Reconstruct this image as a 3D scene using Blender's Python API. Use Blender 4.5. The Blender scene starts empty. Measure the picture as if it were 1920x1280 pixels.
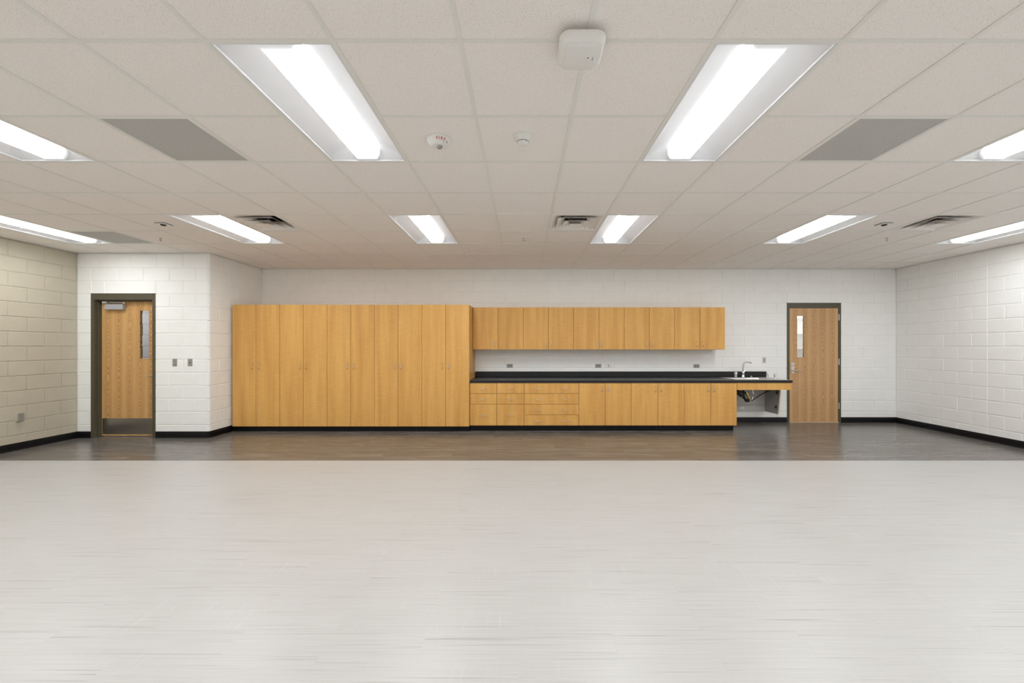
import bpy, bmesh, math, random
from mathutils import Vector, Matrix
random.seed(7)
PI = math.pi
sc = bpy.context.scene
col = sc.collection

# ------------------------------------------------------------------ camera, world, exposure
F = 728.6                     # focal length in pixels of the 1920 px wide frame
CZ = 1.417                    # lens height
cam_d = bpy.data.cameras.new('camera')
cam_d.sensor_fit = 'HORIZONTAL'
cam_d.sensor_width = 36.0
cam_d.lens = 36.0 * F / 1920.0
cam_d.shift_x = -22.0 / 1920.0
cam_d.shift_y = 10.0 / 1920.0
cam_d.clip_start = 0.05
cam = bpy.data.objects.new('camera', cam_d)
cam.location = (0, 0, CZ)
cam.rotation_euler = (PI / 2, 0, 0)
col.objects.link(cam)
sc.camera = cam

world = bpy.data.worlds.new('world')
sc.world = world
world.use_nodes = True
world.node_tree.nodes['Background'].inputs[0].default_value = (0.6, 0.62, 0.65, 1)
world.node_tree.nodes['Background'].inputs[1].default_value = 0.12

sc.view_settings.view_transform = 'Standard'
sc.view_settings.look = 'None'
sc.view_settings.gamma = 1.0
sc.view_settings.use_curve_mapping = False
sc.view_settings.exposure = 0.50
sc.cycles.max_bounces = 10
sc.cycles.diffuse_bounces = 6
sc.cycles.sample_clamp_indirect = 6.0

LENS_DOWN = 29.0              # radiance of the troffer lens, underside
LENS_SIDE = 0.72               # and its shaded flanks
LAMP_COL = (0.955, 0.985, 1.0)

# ------------------------------------------------------------------ room numbers
XL, XR = -6.95, 6.966         # side walls
YB = 7.271                    # back wall
YD = 6.05                     # entrance wall (left, nearer)
XN = -4.90                    # return wall
YF = -4.2                     # wall behind the viewpoint
H = 2.876                     # ceiling
G = 0.6096                    # ceiling module
GX0, GY0 = -0.3048, 1.856     # a grid corner
YSPLIT = 4.847                # light floor / dark floor
CO = 0.2032                   # block course
BL = 0.4064                   # block length


# ------------------------------------------------------------------ materials
def nodes(name):
    m = bpy.data.materials.new(name)
    m.use_nodes = True
    nt = m.node_tree
    return m, nt, nt.nodes['Principled BSDF']


def N(nt, kind, **kw):
    n = nt.nodes.new(kind)
    for k, v in kw.items():
        if k.startswith('i_'):
            key = k[2:]
            key = int(key) if key.isdigit() else key.replace('_', ' ')
            n.inputs[key].default_value = v
        else:
            setattr(n, k, v)
    return n


def L(nt, a, ai, b, bi):
    nt.links.new(a.outputs[ai], b.inputs[bi])


def rgb(c):
    return (c[0], c[1], c[2], 1.0)


def flat(name, c, rough=0.5, metal=0.0, spec=0.5, noise=0.0, nscale=40.0, bump=0.0, bscale=200.0):
    m, nt, b = nodes(name)
    b.inputs['Roughness'].default_value = rough
    b.inputs['Metallic'].default_value = metal
    b.inputs['Specular IOR Level'].default_value = spec
    b.inputs['Base Color'].default_value = rgb(c)
    tc = N(nt, 'ShaderNodeNewGeometry')
    if noise > 0:
        n = N(nt, 'ShaderNodeTexNoise', i_Scale=nscale, i_Detail=3.0)
        L(nt, tc, 'Position', n, 'Vector')
        r = N(nt, 'ShaderNodeMapRange', i_1=0.3, i_2=0.7, i_3=1 - noise, i_4=1 + noise)
        L(nt, n, 'Fac', r, 0)
        mx = N(nt, 'ShaderNodeMix', data_type='RGBA', blend_type='MULTIPLY')
        mx.inputs[0].default_value = 1.0
        mx.inputs[6].default_value = rgb(c)
        L(nt, r, 0, mx, 7)
        L(nt, mx, 2, b, 'Base Color')
    if bump > 0:
        n2 = N(nt, 'ShaderNodeTexNoise', i_Scale=bscale, i_Detail=4.0)
        L(nt, tc, 'Position', n2, 'Vector')
        bp = N(nt, 'ShaderNodeBump', i_Strength=bump, i_Distance=0.002)
        L(nt, n2, 'Fac', bp, 'Height')
        L(nt, bp, 'Normal', b, 'Normal')
    return m


def emit(name, c, s):
    m, nt, b = nodes(name)
    b.inputs['Base Color'].default_value = rgb((0.8, 0.8, 0.8))
    b.inputs['Emission Color'].default_value = rgb(c)
    b.inputs['Emission Strength'].default_value = s
    return m


def maple():
    m, nt, b = nodes('maple_laminate')
    tc = N(nt, 'ShaderNodeTexCoord')
    oi = N(nt, 'ShaderNodeObjectInfo')
    ml = N(nt, 'ShaderNodeMath', operation='MULTIPLY')
    ml.inputs[1].default_value = 57.0
    L(nt, oi, 'Random', ml, 0)
    ad = N(nt, 'ShaderNodeVectorMath', operation='ADD')
    L(nt, tc, 'Object', ad, 0)
    L(nt, ml, 0, ad, 1)
    mp = N(nt, 'ShaderNodeMapping')
    mp.inputs['Scale'].default_value = (9, 9, 0.55)
    L(nt, ad, 0, mp, 'Vector')
    n1 = N(nt, 'ShaderNodeTexNoise', i_Scale=1.0, i_Detail=5.0, i_Roughness=0.55)
    L(nt, mp, 0, n1, 'Vector')
    mp2 = N(nt, 'ShaderNodeMapping')
    mp2.inputs['Scale'].default_value = (9, 9, 75)
    L(nt, ad, 0, mp2, 'Vector')
    n2 = N(nt, 'ShaderNodeTexNoise', i_Scale=1.0, i_Detail=3.0)
    L(nt, mp2, 0, n2, 'Vector')
    mp3 = N(nt, 'ShaderNodeMapping')
    mp3.inputs['Scale'].default_value = (170, 170, 3)
    L(nt, ad, 0, mp3, 'Vector')
    n3 = N(nt, 'ShaderNodeTexNoise', i_Scale=1.0, i_Detail=2.0)
    L(nt, mp3, 0, n3, 'Vector')
    s1 = N(nt, 'ShaderNodeMath', operation='MULTIPLY_ADD')
    s1.inputs[1].default_value = 0.34
    L(nt, n2, 'Fac', s1, 0)
    L(nt, n1, 'Fac', s1, 2)
    s2 = N(nt, 'ShaderNodeMath', operation='MULTIPLY_ADD')
    s2.inputs[1].default_value = 0.22
    L(nt, n3, 'Fac', s2, 0)
    L(nt, s1, 0, s2, 2)
    cr = N(nt, 'ShaderNodeValToRGB')
    e = cr.color_ramp.elements
    e[0].position, e[0].color = 0.52, rgb(MAPLE_A)
    e[1].position, e[1].color = 1.02, rgb(MAPLE_B)
    L(nt, s2, 0, cr, 'Fac')
    L(nt, cr, 'Color', b, 'Base Color')
    b.inputs['Roughness'].default_value = 0.42
    b.inputs['Specular IOR Level'].default_value = 0.4
    return m


MAPLE_A, MAPLE_B = (0.57, 0.278, 0.064), (0.735, 0.42, 0.122)


def oak(name, flip, ca, cb):
    """flat-sawn oak veneer: book-matched leaves with cathedral figure"""
    m, nt, b = nodes(name)
    tc = N(nt, 'ShaderNodeTexCoord')
    sp = N(nt, 'ShaderNodeSeparateXYZ')
    L(nt, tc, 'Object', sp, 0)
    wob = N(nt, 'ShaderNodeTexNoise', i_Scale=1.0, i_Detail=3.0)
    mp0 = N(nt, 'ShaderNodeMapping')
    mp0.inputs['Scale'].default_value = (7, 7, 2.4)
    L(nt, tc, 'Object', mp0, 'Vector')
    L(nt, mp0, 0, wob, 'Vector')
    # leaf coordinate: distance to the centre line of each leaf
    pp = N(nt, 'ShaderNodeMath', operation='PINGPONG')
    pp.inputs[1].default_value = 0.085
    L(nt, sp, 'X', pp, 0)
    # ring phase: nested V shapes stacked up the centre line of every leaf
    u2 = N(nt, 'ShaderNodeMath', operation='POWER')
    L(nt, pp, 0, u2, 0)
    u2.inputs[1].default_value = 1.6
    u4 = N(nt, 'ShaderNodeMath', operation='MULTIPLY')
    L(nt, u2, 0, u4, 0)
    u4.inputs[1].default_value = 620.0
    zz = N(nt, 'ShaderNodeMath', operation='MULTIPLY_ADD')
    L(nt, sp, 'Z', zz, 0)
    zz.inputs[1].default_value = 13.0 * flip
    L(nt, u4, 0, zz, 2)
    ww = N(nt, 'ShaderNodeMath', operation='MULTIPLY_ADD')
    L(nt, wob, 'Fac', ww, 0)
    ww.inputs[1].default_value = 7.0
    L(nt, zz, 0, ww, 2)
    sn = N(nt, 'ShaderNodeMath', operation='FRACT')
    L(nt, ww, 0, sn, 0)
    mp = N(nt, 'ShaderNodeMapping')
    mp.inputs['Scale'].default_value = (95, 95, 5)
    L(nt, tc, 'Object', mp, 'Vector')
    po = N(nt, 'ShaderNodeTexNoise', i_Scale=1.0, i_Detail=3.0)
    L(nt, mp, 0, po, 'Vector')
    pr = N(nt, 'ShaderNodeMapRange', i_1=0.36, i_2=0.66, i_3=0.0, i_4=1.0)
    L(nt, po, 'Fac', pr, 0)
    ringr = N(nt, 'ShaderNodeMapRange', i_1=0.35, i_2=0.95, i_3=0.0, i_4=1.0)
    L(nt, sn, 0, ringr, 0)
    cw = N(nt, 'ShaderNodeMapRange', i_1=0.02, i_2=0.075, i_3=1.0, i_4=0.25)
    L(nt, pp, 0, cw, 0)
    rc = N(nt, 'ShaderNodeMath', operation='MULTIPLY')
    L(nt, ringr, 0, rc, 0)
    L(nt, cw, 0, rc, 1)
    pa = N(nt, 'ShaderNodeMath', operation='MULTIPLY_ADD')
    L(nt, pr, 0, pa, 0)
    pa.inputs[1].default_value = 0.75
    pa.inputs[2].default_value = 0.45
    mu = N(nt, 'ShaderNodeMath', operation='MULTIPLY')
    L(nt, rc, 0, mu, 0)
    L(nt, pa, 0, mu, 1)
    mu.use_clamp = True
    mp3 = N(nt, 'ShaderNodeMapping')
    mp3.inputs['Scale'].default_value = (16, 16, 0.5)
    L(nt, tc, 'Object', mp3, 'Vector')
    bn = N(nt, 'ShaderNodeTexNoise', i_Scale=1.0, i_Detail=4.0)
    L(nt, mp3, 0, bn, 'Vector')
    ba = N(nt, 'ShaderNodeMath', operation='MULTIPLY_ADD')
    L(nt, bn, 'Fac', ba, 0)
    ba.inputs[1].default_value = 0.45
    L(nt, mu, 0, ba, 2)
    cr = N(nt, 'ShaderNodeValToRGB')
    e = cr.color_ramp.elements
    e[0].position, e[0].color = 0.15, rgb(ca)
    e[1].position, e[1].color = 0.78, rgb(cb)
    L(nt, ba, 0, cr, 'Fac')
    L(nt, cr, 'Color', b, 'Base Color')
    b.inputs['Roughness'].default_value = 0.38
    b.inputs['Specular IOR Level'].default_value = 0.4
    return m


def plank_floor(name, base, streak, pale, rough, amount, dark_amt, spec, mottle):
    """linear-striated vinyl plank, 6 x 36 in, half bond; worked in world metres so planks and sheet agree"""
    m, nt, b = nodes(name)
    ge = N(nt, 'ShaderNodeNewGeometry')
    mp = N(nt, 'ShaderNodeMapping')
    mp.inputs['Location'].default_value = (0.023, -1.79, 0)
    L(nt, ge, 'Position', mp, 'Vector')
    br = N(nt, 'ShaderNodeTexBrick', offset=0.5, offset_frequency=2, squash=1.0)
    br.inputs['Color1'].default_value = (0, 0, 0, 1)
    br.inputs['Color2'].default_value = (1, 1, 1, 1)
    br.inputs['Scale'].default_value = 1.0
    br.inputs['Mortar Size'].default_value = 0.0
    br.inputs['Brick Width'].default_value = 0.9144
    br.inputs['Row Height'].default_value = 0.1524
    L(nt, mp, 0, br, 'Vector')
    sp = N(nt, 'ShaderNodeSeparateXYZ')
    L(nt, ge, 'Position', sp, 0)
    rz = N(nt, 'ShaderNodeMath', operation='MULTIPLY')
    rz.inputs[1].default_value = 90.0
    L(nt, br, 'Color', rz, 0)
    cb = N(nt, 'ShaderNodeCombineXYZ')
    L(nt, sp, 'X', cb, 0)
    L(nt, sp, 'Y', cb, 1)
    L(nt, rz, 0, cb, 2)

    def layer(sx, sy, detail):
        p = N(nt, 'ShaderNodeMapping')
        p.inputs['Scale'].default_value = (sx, sy, 1)
        L(nt, cb, 0, p, 'Vector')
        n = N(nt, 'ShaderNodeTexNoise', i_Scale=1.0, i_Detail=detail, i_Roughness=0.6)
        L(nt, p, 0, n, 'Vector')
        return n
    fine = layer(2.2, 150, 3.0)
    dark = layer(1.25, 80, 1.0)
    weave = layer(70, 2.2, 2.0)
    cloud = layer(1.6, 4.0, 2.0)
    dr = N(nt, 'ShaderNodeMapRange', i_1=0.63, i_2=0.80, i_3=0.0, i_4=dark_amt)
    L(nt, dark, 'Fac', dr, 0)
    fr = N(nt, 'ShaderNodeMapRange', i_1=0.30, i_2=0.75, i_3=0.0, i_4=amount)
    L(nt, fine, 'Fac', fr, 0)
    t = N(nt, 'ShaderNodeMath', operation='ADD')
    L(nt, dr, 0, t, 0)
    L(nt, fr, 0, t, 1)
    wr = N(nt, 'ShaderNodeMapRange', i_1=0.55, i_2=0.8, i_3=0.0, i_4=0.5)
    L(nt, weave, 'Fac', wr, 0)
    clr = N(nt, 'ShaderNodeMapRange', i_1=0.4, i_2=0.65, i_3=0.0, i_4=1.0)
    L(nt, cloud, 'Fac', clr, 0)
    wm = N(nt, 'ShaderNodeMath', operation='MULTIPLY')
    L(nt, wr, 0, wm, 0)
    L(nt, clr, 0, wm, 1)
    m1 = N(nt, 'ShaderNodeMix', data_type='RGBA')
    m1.inputs[6].default_value = rgb(base)
    m1.inputs[7].default_value = rgb(streak)
    L(nt, t, 0, m1, 0)
    mot = layer(1.3, 13.0, 3.0)
    mo = N(nt, 'ShaderNodeMapRange', i_1=0.42, i_2=0.72, i_3=0.0, i_4=mottle)
    L(nt, mot, 'Fac', mo, 0)
    wx = N(nt, 'ShaderNodeMath', operation='MAXIMUM')
    L(nt, wm, 0, wx, 0)
    L(nt, mo, 0, wx, 1)
    m2 = N(nt, 'ShaderNodeMix', data_type='RGBA')
    m2.inputs[7].default_value = rgb(pale)
    L(nt, wx, 0, m2, 0)
    L(nt, m1, 2, m2, 6)
    pv = N(nt, 'ShaderNodeMapRange', i_1=0.0, i_2=1.0, i_3=0.99, i_4=1.01)
    L(nt, br, 'Color', pv, 0)
    mm = N(nt, 'ShaderNodeMix', data_type='RGBA', blend_type='MULTIPLY')
    mm.inputs[0].default_value = 1.0
    L(nt, m2, 2, mm, 6)
    L(nt, pv, 0, mm, 7)
    L(nt, mm, 2, b, 'Base Color')
    b.inputs['Roughness'].default_value = rough
    b.inputs['Specular IOR Level'].default_value = spec
    return m


def tile_mat():
    m, nt, b = nodes('mineral_ceiling_tile')
    ge = N(nt, 'ShaderNodeNewGeometry')
    n = N(nt, 'ShaderNodeTexNoise', i_Scale=210.0, i_Detail=2.0, i_Roughness=0.6)
    L(nt, ge, 'Position', n, 'Vector')
    r = N(nt, 'ShaderNodeMapRange', i_1=0.60, i_2=0.70, i_3=0.0, i_4=0.65)
    L(nt, n, 'Fac', r, 0)
    n2 = N(nt, 'ShaderNodeTexNoise', i_Scale=420.0, i_Detail=1.0)
    L(nt, ge, 'Position', n2, 'Vector')
    r2 = N(nt, 'ShaderNodeMapRange', i_1=0.3, i_2=0.7, i_3=0.95, i_4=1.04)
    L(nt, n2, 'Fac', r2, 0)
    mx = N(nt, 'ShaderNodeMix', data_type='RGBA')
    mx.inputs[6].default_value = rgb((0.90, 0.855, 0.82))
    mx.inputs[7].default_value = rgb((0.32, 0.30, 0.28))
    L(nt, r, 0, mx, 0)
    mm = N(nt, 'ShaderNodeMix', data_type='RGBA', blend_type='MULTIPLY')
    mm.inputs[0].default_value = 1.0
    L(nt, mx, 2, mm, 6)
    L(nt, r2, 0, mm, 7)
    L(nt, mm, 2, b, 'Base Color')
    b.inputs['Roughness'].default_value = 0.95
    b.inputs['Specular IOR Level'].default_value = 0.1
    return m


def perf_mat():
    """perforated return-air sheet: fine hexagonal holes"""
    m, nt, b = nodes('perforated_metal')
    ge = N(nt, 'ShaderNodeNewGeometry')
    v = N(nt, 'ShaderNodeTexVoronoi', i_Scale=165.0, i_Randomness=0.0)
    mp = N(nt, 'ShaderNodeMapping')
    mp.inputs['Rotation'].default_value = (0, 0, PI / 4)
    L(nt, ge, 'Position', mp, 'Vector')
    L(nt, mp, 0, v, 'Vector')
    r = N(nt, 'ShaderNodeMapRange', i_1=0.33, i_2=0.40, i_3=0.0, i_4=1.0)
    L(nt, v, 'Distance', r, 0)
    mx = N(nt, 'ShaderNodeMix', data_type='RGBA')
    mx.inputs[6].default_value = rgb((0.14, 0.135, 0.13))
    mx.inputs[7].default_value = rgb((0.62, 0.61, 0.59))
    L(nt, r, 0, mx, 0)
    L(nt, mx, 2, b, 'Base Color')
    b.inputs['Roughness'].default_value = 0.6
    return m


def glass():
    m, nt, b = nodes('door_glass')
    b.inputs['Base Color'].default_value = rgb((0.93, 0.95, 0.95))
    b.inputs['Roughness'].default_value = 0.02
    b.inputs['Transmission Weight'].default_value = 1.0
    b.inputs['IOR'].default_value = 1.12
    return m


M = {}
M['white_block'] = flat('white_block_paint', (0.875, 0.872, 0.85), 0.5, spec=0.35, noise=0.012, nscale=6, bump=0.35, bscale=260)
M['tan_block'] = flat('tan_block_paint', (0.50, 0.455, 0.36), 0.5, spec=0.35, noise=0.02, nscale=6, bump=0.35, bscale=260)
M['grey_block'] = flat('grey_block_paint', (0.33, 0.33, 0.34), 0.6, noise=0.02, bump=0.3)
M['plaster'] = flat('white_plaster', (0.80, 0.79, 0.77), 0.7, noise=0.01)
M['maple'] = maple()
M['oak_l'] = oak('oak_veneer_golden', -1, (0.66, 0.40, 0.165), (0.36, 0.165, 0.045))
M['oak_r'] = oak('oak_veneer_tan', 1, (0.64, 0.395, 0.19), (0.36, 0.18, 0.07))
M['olive'] = flat('olive_brown_enamel', (0.078, 0.068, 0.042), 0.45, noise=0.03)
M['black'] = flat('black_vinyl', (0.004, 0.004, 0.005), 0.4, spec=0.22, noise=0.05)
M['counter'] = flat('black_counter', (0.009, 0.0095, 0.011), 0.33, spec=0.4, noise=0.08, nscale=90)
M['laminate'] = flat('white_laminate', (0.62, 0.60, 0.575), 0.55, noise=0.01)
M['grey_lam'] = flat('grey_laminate', (0.40, 0.40, 0.395), 0.5, noise=0.01)
M['steel'] = flat('brushed_steel', (0.62, 0.60, 0.57), 0.33, metal=1.0, noise=0.04, nscale=120)
M['satin'] = flat('satin_nickel', (0.50, 0.49, 0.47), 0.38, metal=0.85, noise=0.03)
M['kick'] = flat('stainless_kick', (0.46, 0.44, 0.41), 0.28, metal=1.0, noise=0.03)
M['chrome'] = flat('chrome', (0.78, 0.78, 0.78), 0.12, metal=1.0, noise=0.01)
M['brass'] = flat('brass', (0.55, 0.40, 0.16), 0.3, metal=1.0, noise=0.03)
M['plate'] = flat('grey_plate', (0.34, 0.33, 0.31), 0.4, metal=0.35, noise=0.03)
M['device'] = flat('grey_device', (0.20, 0.195, 0.19), 0.45, noise=0.03)
M['dark'] = flat('dark_slot', (0.015, 0.014, 0.013), 0.6, noise=0.02)
M['alu'] = flat('aluminium_paint', (0.42, 0.425, 0.44), 0.42, metal=0.3, noise=0.02)
M['white'] = flat('white_plastic', (0.80, 0.79, 0.765), 0.45, noise=0.01)
M['white_enamel'] = flat('white_enamel', (0.78, 0.78, 0.79), 0.5, noise=0.005)
M['grid'] = flat('grid_enamel', (0.80, 0.785, 0.75), 0.5, noise=0.01)
M['diffuser'] = flat('diffuser_enamel', (0.86, 0.83, 0.80), 0.5, noise=0.01)
M['duct'] = flat('dark_duct', (0.02, 0.018, 0.017), 0.7, noise=0.05)
M['red'] = flat('red_print', (0.55, 0.06, 0.03), 0.5, noise=0.02)
M['grey_lens'] = flat('grey_lens', (0.35, 0.345, 0.33), 0.15, noise=0.05)
M['rubber'] = flat('black_rubber', (0.02, 0.018, 0.015), 0.45, noise=0.05)
M['blue'] = flat('blue_print', (0.10, 0.11, 0.16), 0.5, noise=0.02)
M['shelf_edge'] = flat('beige_edge', (0.60, 0.46, 0.32), 0.5, noise=0.03)
M['tile'] = tile_mat()
M['perf'] = perf_mat()
M['glass'] = glass()
M['lens'] = emit('lens_glow', LAMP_COL, LENS_DOWN)
M['lens_side'] = emit('lens_glow_side', LAMP_COL, LENS_SIDE)
M['lens_end'] = emit('lens_end_glow', LAMP_COL, 0.22)
M['floor_l'] = plank_floor('pale_plank', (0.485, 0.478, 0.464), (0.235, 0.218, 0.198), (0.56, 0.555, 0.545), 0.36, 0.24, 0.62, 0.5, 0.06)
M['floor_d'] = plank_floor('charcoal_plank', (0.138, 0.125, 0.112), (0.08, 0.072, 0.064), (0.235, 0.215, 0.196), 0.24, 0.7, 0.4, 0.55, 0.75)


# ------------------------------------------------------------------ geometry helpers
def box(bm, x0, x1, y0, y1, z0, z1, bev=0.0, seg=1, mi=0):
    vs = [bm.verts.new((x, y, z)) for x in (x0, x1) for y in (y0, y1) for z in (z0, z1)]
    q = [(0, 1, 3, 2), (4, 6, 7, 5), (0, 4, 5, 1), (2, 3, 7, 6), (0, 2, 6, 4), (1, 5, 7, 3)]
    fs = [bm.faces.new([vs[i] for i in f]) for f in q]
    for f in fs:
        f.material_index = mi
    if bev > 0:
        es = list({e for f in fs for e in f.edges})
        bmesh.ops.bevel(bm, geom=es, offset=bev, segments=seg, profile=0.5, affect='EDGES')


def lathe(bm, prof, c=(0, 0, 0), n=24, axis='Z', mi=0, cap=True):
    """prof: list of (radius, height) along the axis"""
    rings = []
    for r, h in prof:
        ring = []
        for i in range(n):
            a = 2 * PI * i / n
            p = (r * math.cos(a), r * math.sin(a), h)
            if axis == 'Y':
                p = (p[0], p[2], p[1])
            elif axis == 'X':
                p = (p[2], p[0], p[1])
            ring.append(bm.verts.new((c[0] + p[0], c[1] + p[1], c[2] + p[2])))
        rings.append(ring)
    for a, b in zip(rings[:-1], rings[1:]):
        for i in range(n):
            f = bm.faces.new([a[i], a[(i + 1) % n], b[(i + 1) % n], b[i]])
            f.material_index = mi
    if cap:
        for ring in (rings[0], rings[-1]):
            f = bm.faces.new(ring)
            f.material_index = mi


def tube(bm, pts, r, n=8, mi=0):
    pts = [Vector(p) for p in pts]
    rings = []
    t0 = (pts[1] - pts[0]).normalized()
    up = Vector((0, 0, 1)) if abs(t0.z) < 0.9 else Vector((1, 0, 0))
    nrm = t0.cross(up).normalized()
    for i, p in enumerate(pts):
        if i == 0:
            t = pts[1] - pts[0]
        elif i == len(pts) - 1:
            t = pts[-1] - pts[-2]
        else:
            t = (pts[i + 1] - pts[i]).normalized() + (pts[i] - pts[i - 1]).normalized()
        t.normalize()
        nrm = (nrm - t * nrm.dot(t)).normalized()
        bi = t.cross(nrm)
        rr = r[i] if isinstance(r, (list, tuple)) else r
        rings.append([bm.verts.new(p + (nrm * math.cos(2 * PI * k / n) + bi * math.sin(2 * PI * k / n)) * rr) for k in range(n)])
    for a, b in zip(rings[:-1], rings[1:]):
        for i in range(n):
            bm.faces.new([a[i], a[(i + 1) % n], b[(i + 1) % n], b[i]]).material_index = mi
    bm.faces.new(rings[0]).material_index = mi
    bm.faces.new(rings[-1]).material_index = mi


def prism(bm, poly, lo, hi, axis='X', mi=0):
    """poly: 2-D outline; axis X -> (y,z), Y -> (x,z), Z -> (x,y)"""
    def P(p, h):
        return {'X': (h, p[0], p[1]), 'Y': (p[0], h, p[1]), 'Z': (p[0], p[1], h)}[axis]
    a = [bm.verts.new(P(p, lo)) for p in poly]
    b = [bm.verts.new(P(p, hi)) for p in poly]
    n = len(poly)
    bm.faces.new(a).material_index = mi
    bm.faces.new(b).material_index = mi
    for i in range(n):
        bm.faces.new([a[i], a[(i + 1) % n], b[(i + 1) % n], b[i]]).material_index = mi


def rrect(w, h, r, seg=5):
    out = []
    for cx, cy, a0 in ((w / 2 - r, h / 2 - r, 0), (-w / 2 + r, h / 2 - r, 90), (-w / 2 + r, -h / 2 + r, 180), (w / 2 - r, -h / 2 + r, 270)):
        for i in range(seg + 1):
            a = math.radians(a0 + 90 * i / seg)
            out.append((cx + r * math.cos(a), cy + r * math.sin(a)))
    return out


def mesh_from(bm, name, mats, smooth=False):
    bmesh.ops.recalc_face_normals(bm, faces=bm.faces)
    me = bpy.data.meshes.new(name)
    bm.to_mesh(me)
    bm.free()
    for m in (mats if isinstance(mats, (list, tuple)) else [mats]):
        me.materials.append(m)
    if smooth:
        for p in me.polygons:
            p.use_smooth = True
        me.set_sharp_from_angle(angle=math.radians(40))
    return me


def put(name, me, parent=None, loc=(0, 0, 0), rot=(0, 0, 0), label=None):
    o = bpy.data.objects.new(name, me)
    col.objects.link(o)
    o.location = loc
    o.rotation_euler = rot
    if parent:
        o.parent = parent
    if label:
        o['label'] = label
    return o


def B():
    return bmesh.new()


def part(name, bm, mats, parent=None, loc=(0, 0, 0), rot=(0, 0, 0), smooth=False, label=None):
    return put(name, mesh_from(bm, name, mats, smooth), parent, loc, rot, label)


def tag(o, label, cat, group=None, kind=None):
    o['label'] = label
    o['category'] = cat
    if group:
        o['group'] = group
    if kind:
        o['kind'] = kind
    return o


def thing(name, label, cat, loc=(0, 0, 0), rot=(0, 0, 0), group=None, kind=None):
    o = bpy.data.objects.new(name, None)
    o.empty_display_size = 0.1
    col.objects.link(o)
    o.location = loc
    o.rotation_euler = rot
    return tag(o, label, cat, group, kind)


def dup(root, loc, label, rot=None):
    def cp(o, parent):
        c = o.copy()
        col.objects.link(c)
        if parent:
            c.parent = parent
        for ch in [k for k in bpy.data.objects if k.parent == o]:
            cp(ch, c)
        return c
    r = cp(root, None)
    r.location = loc
    if rot:
        r.rotation_euler = rot
    r['label'] = label
    return r


# ------------------------------------------------------------------ block walls
_block = {}


def block_mesh(w, h, mat):
    key = (round(w, 3), round(h, 3), mat.name)
    if key not in _block:
        bm = B()
        j = 0.0044                    # half a joint
        c = 0.005                     # arris
        a = [(-w / 2 + j, -h / 2 + j), (w / 2 - j, -h / 2 + j), (w / 2 - j, h / 2 - j), (-w / 2 + j, h / 2 - j)]
        k = [(-w / 2 + j + c, -h / 2 + j + c), (w / 2 - j - c, -h / 2 + j + c), (w / 2 - j - c, h / 2 - j - c), (-w / 2 + j + c, h / 2 - j - c)]
        r0 = [bm.verts.new((x, 0.012, z)) for x, z in a]
        r1 = [bm.verts.new((x, 0.0030, z)) for x, z in a]
        r2 = [bm.verts.new((x, 0.0, z)) for x, z in k]
        for p, q in ((r0, r1), (r1, r2)):
            for i in range(4):
                bm.faces.new([p[i], p[(i + 1) % 4], q[(i + 1) % 4], q[i]])
        bm.faces.new(r2)
        bm.faces.new(r0)
        _block[key] = mesh_from(bm, 'block', mat)
    return _block[key]


def lay_blocks(root, u0, u1, joint, at, rz, mat, holes=(), skip=(), top=H):
    """lays running-bond blocks between wall coordinates u0..u1. joint(course) -> one head-joint u;
    at(u) -> world xy of the face; holes: (u0,u1,z0,z1) cut out; skip: rectangles hidden behind units"""
    for c in range(14):
        z0, z1 = c * CO, ((c + 1) * CO if c < 13 else top - 0.004)
        j0 = joint(c)
        cuts = j0 if isinstance(j0, list) else None
        if cuts is None:
            k = math.floor((u0 - j0) / BL)
            cuts = []
            while j0 + k * BL < u1 + BL:
                cuts.append(j0 + k * BL)
                k += 1
        for a, b in zip(cuts[:-1], cuts[1:]):
            a, b = max(a, u0), min(b, u1)
            if b - a < 0.02:
                continue
            pieces = [(a, b, z0, z1)]
            for h0, h1, hz0, hz1 in holes:
                nxt = []
                for pa, pb, pz0, pz1 in pieces:
                    if pb <= h0 or pa >= h1 or pz1 <= hz0 or pz0 >= hz1:
                        nxt.append((pa, pb, pz0, pz1))
                        continue
                    if pa < h0:
                        nxt.append((pa, h0, pz0, pz1))
                    if pb > h1:
                        nxt.append((h1, pb, pz0, pz1))
                    if pz1 > hz1:
                        nxt.append((max(pa, h0), min(pb, h1), hz1, pz1))
                    if pz0 < hz0:
                        nxt.append((max(pa, h0), min(pb, h1), pz0, hz0))
                pieces = nxt
            for pa, pb, pz0, pz1 in pieces:
                if pb - pa < 0.02 or pz1 - pz0 < 0.02:
                    continue
                if any(pa >= s[0] - 0.05 and pb <= s[1] + 0.05 and pz0 >= s[2] - 0.03 and pz1 <= s[3] + 0.03 for s in skip):
                    continue
                x, y = at((pa + pb) / 2)
                put('block', block_mesh(pb - pa, pz1 - pz0, mat), root, (x, y, (pz0 + pz1) / 2), (0, 0, rz))


T = 0.0052        # mortar bed lies this far behind the block faces
# --- wall_back
D2 = (4.932, 5.929, 0.0, 2.225)              # wall opening of the right-hand door
bm = B()
box(bm, XN - 0.15, D2[0], YB + T, YB + 0.20, 0, 3.05)
box(bm, D2[1], XR + 0.2, YB + T, YB + 0.20, 0, 3.05)
box(bm, D2[0], D2[1], YB + T, YB + 0.20, D2[3], 3.05)
wall_back = part('wall_back', bm, M['white_block'])
tag(wall_back, 'long cream painted block wall behind the wood cabinets', 'wall', kind='structure')
TALL_X0, TALL_X1 = -4.884, -0.907
lay_blocks(wall_back, XN, XR, lambda c: XR if c % 2 else XR - BL / 2, lambda u: (u, YB), 0, M['white_block'],
           holes=[D2], skip=[(XN, TALL_X1, 0, 2.12), (TALL_X1, 3.58, 0, 0.95), (TALL_X1, 3.58, 1.38, 2.12)])

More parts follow.
